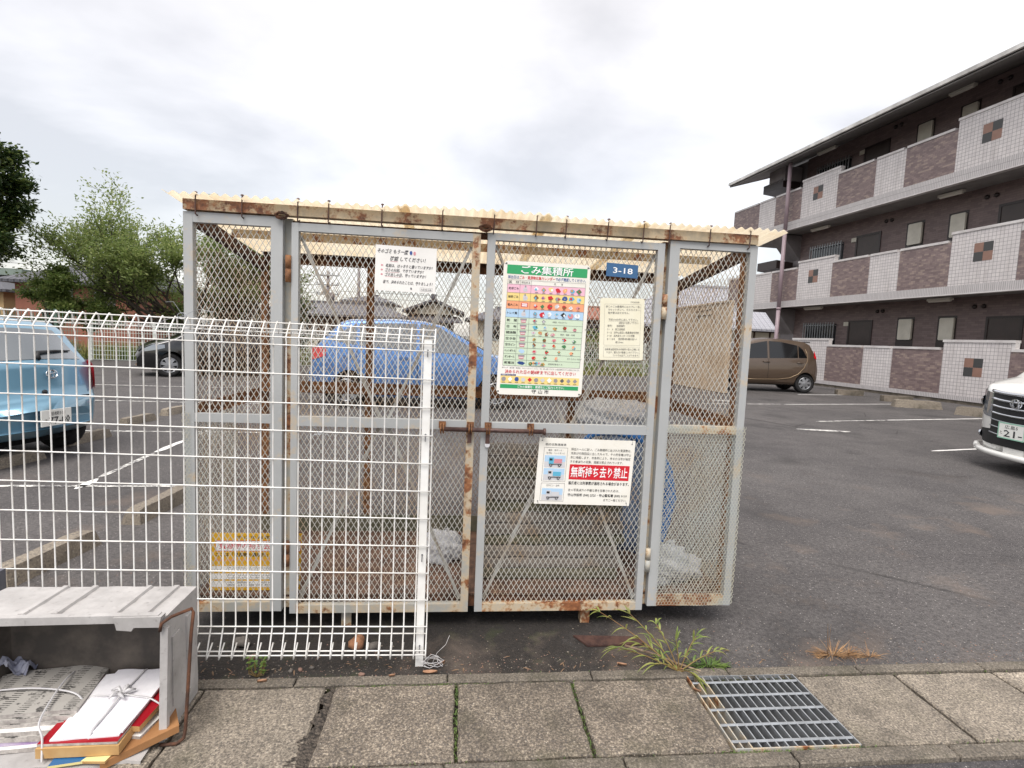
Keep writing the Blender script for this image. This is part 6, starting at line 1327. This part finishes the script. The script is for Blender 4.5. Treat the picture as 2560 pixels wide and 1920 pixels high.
    def tp(s, name, m, x0, x1, w0, w1, off=.006, n_=12, par=None, yc0=0, yc1=0):
        """patch on the upper surface between stations x0 and x1 with half widths w0, w1"""
        mb = MB(); P = []
        for i in range(n_+1):
            t = i/n_; x = x0+(x1-x0)*t; w = w0+(w1-w0)*t; yc = yc0+(yc1-yc0)*t; e = .01
            sl = (s.top(x+e)-s.top(x-e))/(2*e); nx, nz_ = -sl/math.hypot(1, sl), 1/math.hypot(1, sl)
            P.append([(x+nx*off, yc-w+2*w*j/10, s.T(x, yc-w+2*w*j/10)+nz_*off) for j in range(11)])
        mb.grid(P if x1 > x0 else P[::-1]); return mb.build(name, m, par or s.root, smooth=True)
    def bow(s, rear=.12, front=.14):
        """round the two ends in plan: every part of the car is bent with the body"""
        def go(o):
            if o.type == 'MESH':
                for v in o.data.vertices:
                    q = min(1.2, (v.co.y/.85)**2); a = min(1, max(0, (-1.0-v.co.x)/.6)); b = min(1, max(0, (v.co.x-1.0)/.6))
                    v.co.x += rear*q*a - front*q*b
            for ch in children(o): go(ch)
        for ch in children(s.root):
            if not ch.name.startswith('wheel'): go(ch)
    def mirror(s, x, z, side, m):
        b = MB(); b.smooth = True; y = side*(s.W(x, z)+.10); P = []
        for i in range(9):
            th = 2*math.pi*(i % 8)/8; P.append([(x+.05*math.cos(th)*k2-.0, y+side*.0+.10*math.sin(th)*k2, z+.075*dz) for k2, dz in ((.3, -1), (.9, -.7), (1, 0), (.9, .7), (.3, 1))])
        b.grid(P); mm = b.build('door_mirror', m, s.root); b = MB(); b.box(x-.04, x+.0, min(y, side*(s.W(x, z)-.01)), max(y, side*(s.W(x, z)-.01)), z-.075, z-.045); b.build('mirror_arm', M['black_trim'], mm)
    def plate(s, x, z, facing, t1, t2, wd=.33, hg=.165, rim=None, yc=0.0, tcol='ink'):
        f_ = facing; r = MB(); r.box(x-.008, x+.008, yc-wd/2, yc+wd/2, z-hg/2, z+hg/2); o = r.build('number_plate', M['plate_white'], s.root)
        S_ = Sheet((x+f_*.0085, yc-f_*wd/2, z+hg/2), (0, f_, 0), (0, 0, -1), (f_, 0, 0)); L_ = MB()
        S_.text(L_, t1, wd*.5, hg*.24, .045, wd*.52, 'c', 2); S_.text(L_, t2[0], wd*.07, hg*.66, .045, None, 'l', 2); S_.text(L_, t2[1], wd*.58, hg*.66, .105, wd*.72, 'c', 2, bold=.01)
        L_.build('lettering', M[tcol], o)
        if rim: q = MB(); S_.frame(q, -.008, wd+.008, -.008, hg+.008, .012, 3); q.build('plate_frame', rim, o)

S11 = 1.06
# ---- light blue hatchback, seen from behind, at the left edge
c = Car('parked_car', 'light blue hatchback seen from behind at the left edge of the photo', (-5.61, 3.43, 0), rad(168), M['paint_sky'],
    top=[(-1.86, .56), (-1.845, .66), (-1.80, .70), (-1.775, .80), (-1.735, 1.00), (-1.70, 1.06), (-1.36, 1.40), (-1.22, 1.475), (-.6, 1.525), (0, 1.53), (.45, 1.47), (1.10, 1.04), (1.25, .98), (1.7, .86), (1.86, .70), (1.92, .52)],
    bot=[(-1.86, .36), (-1.7, .26), (-1.2, .20), (1.4, .19), (1.92, .26)], belt=[(-1.8, .97), (-1.2, .99), (0, .93), (1.2, .86), (1.9, .80)],
    hw=[(-1.86, .62), (-1.82, .71), (-1.74, .775), (-1.6, .825), (-1.2, .845), (0, .85), (1.2, .84), (1.6, .78), (1.8, .66), (1.92, .48)], wheels=(-1.22, 1.24), wr=.285, tum=.30, scale=.94).build()
c.wheels4(spokes=6)
c.tp('rear_window', M['car_glass_grey'], -1.385, -1.695, .52, .62, n_=10)
for side in (1, -1):
    c.sp('tail_lamp', M['lamp_red'], [(-1.83, .70), (-1.55, .76)], [(-1.83, .94), (-1.74, 1.04), (-1.55, .95)], side, .012)
    c.sp('side_window', M['car_glass'], [(-1.18, 1.04), (-.2, .985)], [(-1.18, 1.12), (-.95, 1.36), (-.2, 1.44)], side); c.sp('side_window', M['car_glass'], [(-.14, .98), (.95, .93)], [(-.14, 1.44), (.25, 1.42), (.95, .97)], side); c.mirror(.75, 1.0, side, M['paint_sky'])
c.tp('windscreen', M['car_glass'], 1.05, .48, .66, .55)
b = MB(); b.smooth = True; P_ = [(c.x0+.38, 0, 0)]; 
b.tube([(-1.705, -.02, c.T(-1.70, 0)+.01), (-1.66, -.06, c.T(-1.66, 0)+.035), (-1.64, -.30, c.T(-1.64, .3)+.03), (-1.63, -.52, c.T(-1.63, .5)+.025)], [.028, .02, .014, .008], 6); b.build('wiper', M['black_trim'], c.root)
c.plate(-1.872, .475, -1, '相模501', ('そ', '77-80'), yc=-.05)
b = MB(); q = V(-1.768, -.10, .915); n_ = 20
for (ry, rz_) in ((.062, .042), (.022, .040)): b.tube([q+V(-.010-.1*(.0), ry*math.cos(2*math.pi*k/n_), rz_*math.sin(2*math.pi*k/n_)) + V(-.25*rz_*math.sin(2*math.pi*k/n_)*-.6, 0, 0) for k in range(n_+1)], .006, 5)
b.tube([q+V(-.010+.006, .042*math.cos(2*math.pi*k/n_), .016*math.sin(2*math.pi*k/n_)+.022) for k in range(n_+1)], .005, 5); b.build('emblem', M['chrome'], c.root)
t = MB(); S_ = Sheet((-1.785, .56, .90), (0, -1, 0), (0.15, 0, -1), (-1, 0, 0)); S_.text(t, 'Vitz', 0, .03, .075, .17, 'l', 4, shear=.2); t.build('lettering', M['chrome'], c.root)
b = MB(); b.smooth = True; b.lathe([(0, .001), (0, .028), (.012, .026), (.018, .001)], (-1.79, 0, .735), (-1, 0, 0), 12); b.build('keyhole', M['black_trim'], c.root)
b = MB(); b.bar((-1.855, -.55, .655), (-1.855, .55, .655), .02, .012); b.build('bumper_seam', M['black_trim'], c.root)
b = MB(); b.bar((-1.79, -.6, .695), (-1.79, .6, .695), .012, .010); b.build('tailgate_seam', M['black_trim'], c.root)

c.bow(.22, .12)
# ---- blue hatchback side-on behind the cage, facing right
def hatch(name, label, loc, head, pt, glass, sc, spokes, rim='alloy'):
    c = Car(name, label, loc, head, pt,
        top=[(-1.93, .60), (-1.90, .72), (-1.86, .98), (-1.80, 1.06), (-1.45, 1.42), (-1.25, 1.49), (-.5, 1.525), (0, 1.51), (.35, 1.44), (1.12, 1.02), (1.22, .98), (1.65, .86), (1.88, .72), (1.96, .52)],
        bot=[(-1.93, .36), (-1.7, .24), (-1.2, .19), (1.4, .18), (1.96, .25)], belt=[(-1.9, 1.0), (-1.2, 1.0), (0, .93), (1.2, .86), (1.9, .80)],
        hw=[(-1.93, .60), (-1.88, .70), (-1.78, .79), (-1.5, .84), (0, .85), (1.2, .84), (1.65, .78), (1.86, .66), (1.96, .46)], wheels=(-1.25, 1.27), wr=.295, tum=.30, scale=sc).build()
    c.wheels4(spokes=spokes, rim=rim); c.tp('rear_window', M['car_glass'], -1.46, -1.80, .52, .60); c.tp('windscreen', glass, 1.08, .38, .68, .56)
    for side in (1, -1):
        c.sp('side_window', glass, [(-1.62, 1.12), (-1.12, 1.05)], [(-1.62, 1.14), (-1.12, 1.40)], side); c.sp('side_window', glass, [(-1.06, 1.05), (-.12, .99)], [(-1.06, 1.41), (-.12, 1.45)], side); c.sp('side_window', glass, [(-.06, .985), (1.0, .93)], [(-.06, 1.45), (.25, 1.41), (1.0, .96)], side)
        c.sp('tail_lamp', M['lamp_red'], [(-1.89, .78), (-1.68, .86)], [(-1.89, .98), (-1.68, 1.02)], side, .012); c.sp('headlamp', M['lamp_clear'], [(1.45, .72), (1.86, .62)], [(1.45, .80), (1.7, .80), (1.86, .70)], side, .012); c.mirror(.82, 1.0, side, pt)
        for x in (-.09, -1.1): b = MB(); P = [(x, side*(c.W(x, z)+.003), z) for z in np.linspace(.30, 1.0, 9)]; b.tube(P, .005, 4); b.build('door_seam', M['black_trim'], c.root)
        for x in (-.30, -1.28): b = MB(); y = side*(c.W(x, .86)+.018); b.bar((x-.09, y, .86), (x+.09, y, .865), .022, .03); b.build('door_handle', pt, c.root)
    c.bow(); return c
a_, b_ = gz(835, 1022), gz(1235, 1030)
hatch('parked_car', 'bright blue hatchback parked side-on behind the cage', (-.72, 8.45, 0), rad(4), M['paint_blue'], M['car_glass_grey'], 1.10, 6)
# ---- black hatchback facing left
hatch('parked_car', 'black hatchback facing left, half hidden by the left cage panel', (-6.80, 13.73, 0), rad(180+30), M['paint_black'], M['car_glass'], 1.06, 7)

# ---- bronze-brown egg-shaped small car by the apartment wall, nose to the left
c = Car('parked_car', 'bronze-brown egg-shaped small car parked before the apartment wall', (9.98, 14.72, 0), rad(174), M['paint_brown'],
    top=[(-1.70, .52), (-1.69, .66), (-1.66, .80), (-1.60, 1.02), (-1.50, 1.24), (-1.36, 1.46), (-1.20, 1.535), (-.7, 1.59), (-.2, 1.60), (.3, 1.55), (.7, 1.42), (1.15, 1.10), (1.35, .96), (1.55, .80), (1.66, .62), (1.70, .48)],
    bot=[(-1.70, .36), (-1.5, .26), (-1.0, .24), (1.2, .23), (1.70, .28)], belt=[(-1.7, .98), (-1.2, 1.00), (0, .94), (1.2, .86), (1.7, .76)],
    hw=[(-1.70, .52), (-1.67, .60), (-1.58, .68), (-1.35, .73), (0, .74), (1.2, .73), (1.5, .66), (1.65, .54), (1.70, .42)], wheels=(-1.24, 1.30), wr=.285, tum=.26, scale=1.10).build()
c.wheels4(spokes=7)
c.tp('windscreen', M['car_glass'], 1.18, .55, .58, .50); c.tp('rear_window', M['car_glass'], -1.38, -1.60, .50, .54)
for side in (1, -1):
    c.sp('side_window', M['car_glass'], [(-1.25, 1.04), (-.98, 1.035)], [(-1.25, 1.06), (-1.12, 1.28), (-.98, 1.385)], side); c.sp('side_window', M['car_glass'], [(-.95, 1.035), (-.12, 1.0)], [(-.95, 1.395), (-.5, 1.48), (-.12, 1.50)], side); c.sp('side_window', M['car_glass'], [(-.06, 1.0), (.98, .95)], [(-.06, 1.50), (.4, 1.40), (.98, .97)], side)
    c.sp('tail_lamp', M['lamp_red'], [(-1.60, 1.00), (-1.50, 1.06)], [(-1.60, 1.02), (-1.545, 1.18), (-1.50, 1.26)], side, .012)
    b = MB(); b.smooth = True; pts = [(-1.20, 1.30), (-1.27, 1.14), (-1.27, .96), (-1.16, .74), (-.98, .56), (-.75, .44), (-.4, .385), (.2, .365), (.85, .36)]; b.tube([(x, side*(c.W(x, z)+.004), z) for x, z in pts], .011, 5); b.build('door_trim', mat('bronze_trim', (142, 122, 96), .3, metal=.5) if side == 1 else bpy.data.materials['bronze_trim'], c.root)
    for x in (-1.02, -.02): b = MB(); b.smooth = True; y = side*(c.W(x, .88)+.012); b.tube([(x-.10, y-side*.01, .885), (x-.05, y+side*.012, .89), (x+.05, y+side*.012, .893), (x+.10, y-side*.01, .895)], .016, 6); b.build('door_handle', M['paint_brown'], c.root)
    b = MB(); b.tube([(-.09, side*(c.W(-.09, z)+.003), z) for z in np.linspace(.40, 1.0, 8)], .004, 4); b.build('door_seam', M['black_trim'], c.root)
    c.mirror(.80, .98, side, M['paint_brown']); c.sp('headlamp', M['lamp_clear'], [(1.25, .66), (1.56, .60)], [(1.25, .78), (1.4, .80), (1.56, .70)], side, .012)
b = MB(); b.bar((-1.34, -.5, 1.51), (-1.34, .5, 1.51), .12, .03); b.build('spoiler', M['black_trim'], c.root); c.bow(.12, .12)

# ---- white minivan whose front corner enters at the right edge
NH = rad(170); NX, NY = 9.11, 2.81
c = Car('parked_minivan', 'white minivan with a barred black and chrome grille at the right edge', (NX, NY, 0), NH, M['paint_white'],
    top=[(-2.3, .7), (-2.28, 1.5), (-2.1, 1.78), (-1.8, 1.83), (.6, 1.82), (.85, 1.78), (1.65, 1.18), (1.72, 1.12), (2.12, 1.02), (2.22, .95), (2.27, .84), (2.30, .62)],
    bot=[(-2.3, .3), (-2.0, .2), (1.9, .19), (2.30, .22)], belt=[(-2.3, 1.1), (1.0, 1.05), (1.7, 1.0), (2.3, .9)],
    hw=[(-2.3, .72), (-2.2, .82), (-1.9, .86), (1.5, .86), (1.85, .83), (2.0, .785), (2.13, .69), (2.19, .59), (2.23, .49), (2.275, .30), (2.30, .14)], wheels=(-1.4, 1.44), wr=.315, tum=.14, scale=1.08).build()
c.root['category'] = 'minivan'; c.wheels4(spokes=5)
c.tp('windscreen', M['car_glass'], 1.62, .90, .72, .62)
for side in (1, -1):
    c.sp('side_window', M['car_glass'], [(-1.9, 1.12), (-.75, 1.1)], [(-1.9, 1.62), (-.75, 1.66)], side); c.sp('side_window', M['car_glass'], [(-.68, 1.1), (.3, 1.08)], [(-.68, 1.66), (.3, 1.66)], side); c.sp('side_window', M['car_glass'], [(.38, 1.08), (1.45, 1.05)], [(.38, 1.66), (.7, 1.62), (1.45, 1.12)], side)
    c.sp('headlamp', M['lamp_clear'], [(1.74, .86), (2.0, .76), (2.20, .62), (2.262, .60)], [(1.74, .93), (2.0, .95), (2.262, .89)], side, .014)
    b = MB(); b.smooth = True; y = side*(c.W(2.14, .78)+.02); b.lathe([(0, .07), (.02, .05), (.03, .001)], (2.13, y-.012*side, .78), (.5, side*.85, 0), 12); b.build('headlamp_lens', M['chrome'], c.root)
    c.sp('fog_recess', M['black_trim'], [(2.06, .31), (2.265, .29)], [(2.06, .43), (2.265, .47)], side, .006); b = MB(); b.smooth = True; b.lathe([(0, .045), (.02, .04), (.03, .001)], (2.14, side*(c.W(2.14, .38)+.004), .38), (.5, side*.85, 0), 12); b.build('fog_lamp', M['chrome'], c.root); c.mirror(1.30, 1.12, side, M['paint_white'])
# bowed front: grille, bars, plate, lip
def bow(y, k=0.0): return 2.305+k - .30*abs(y/.72)**2.6*.62
b = MB(); P = [[(bow(y, .004), y, z) for z in (.30, .50, .70, .90)] for y in np.linspace(-.37, .37, 17)]; b.grid(P); b.build('grille', M['black_trim'], c.root, smooth=True)
for z, r_, mm in ((.90, .020, 'chrome'), (.815, .016, 'chrome'), (.735, .013, 'chrome'), (.655, .012, 'chrome'), (.575, .007, 'alloy'), (.50, .007, 'alloy'), (.42, .007, 'alloy')):
    b = MB(); b.smooth = True; b.tube([(bow(y, .014), y, z+.02*(abs(y)/.37)**2) for y in np.linspace(-.365, .365, 17)], r_, 6); b.build('grille_bar', M[mm], c.root)
b = MB(); b.smooth = True; b.tube([(bow(y, .03), y, .205+.03*abs(y/.8)**3) for y in np.linspace(-.62, .62, 13)] , .035, 8); 
for side in (1, -1): b.tube([(bow(.62*side, .03), .62*side, .22), (2.12, .755*side, .24), (1.98, .825*side, .26)], [.035, .026, .010], 8)
b.build('bumper_lip', M['paint_white'], c.root)
b = MB(); 
for k in range(2): b.tube([(2.325+.004*k, .07*math.cos(2*math.pi*q/18)*(1-.45*k), .80+.05*math.sin(2*math.pi*q/18)) for q in range(19)], .009, 5)
b.build('emblem', M['chrome'], c.root)
c.plate(2.335, .49, 1, '広島5', ('と', '21-'), rim=M['plate_green'])
for o in bpy.data.objects:
    if '_wl' in o: del o['_wl']
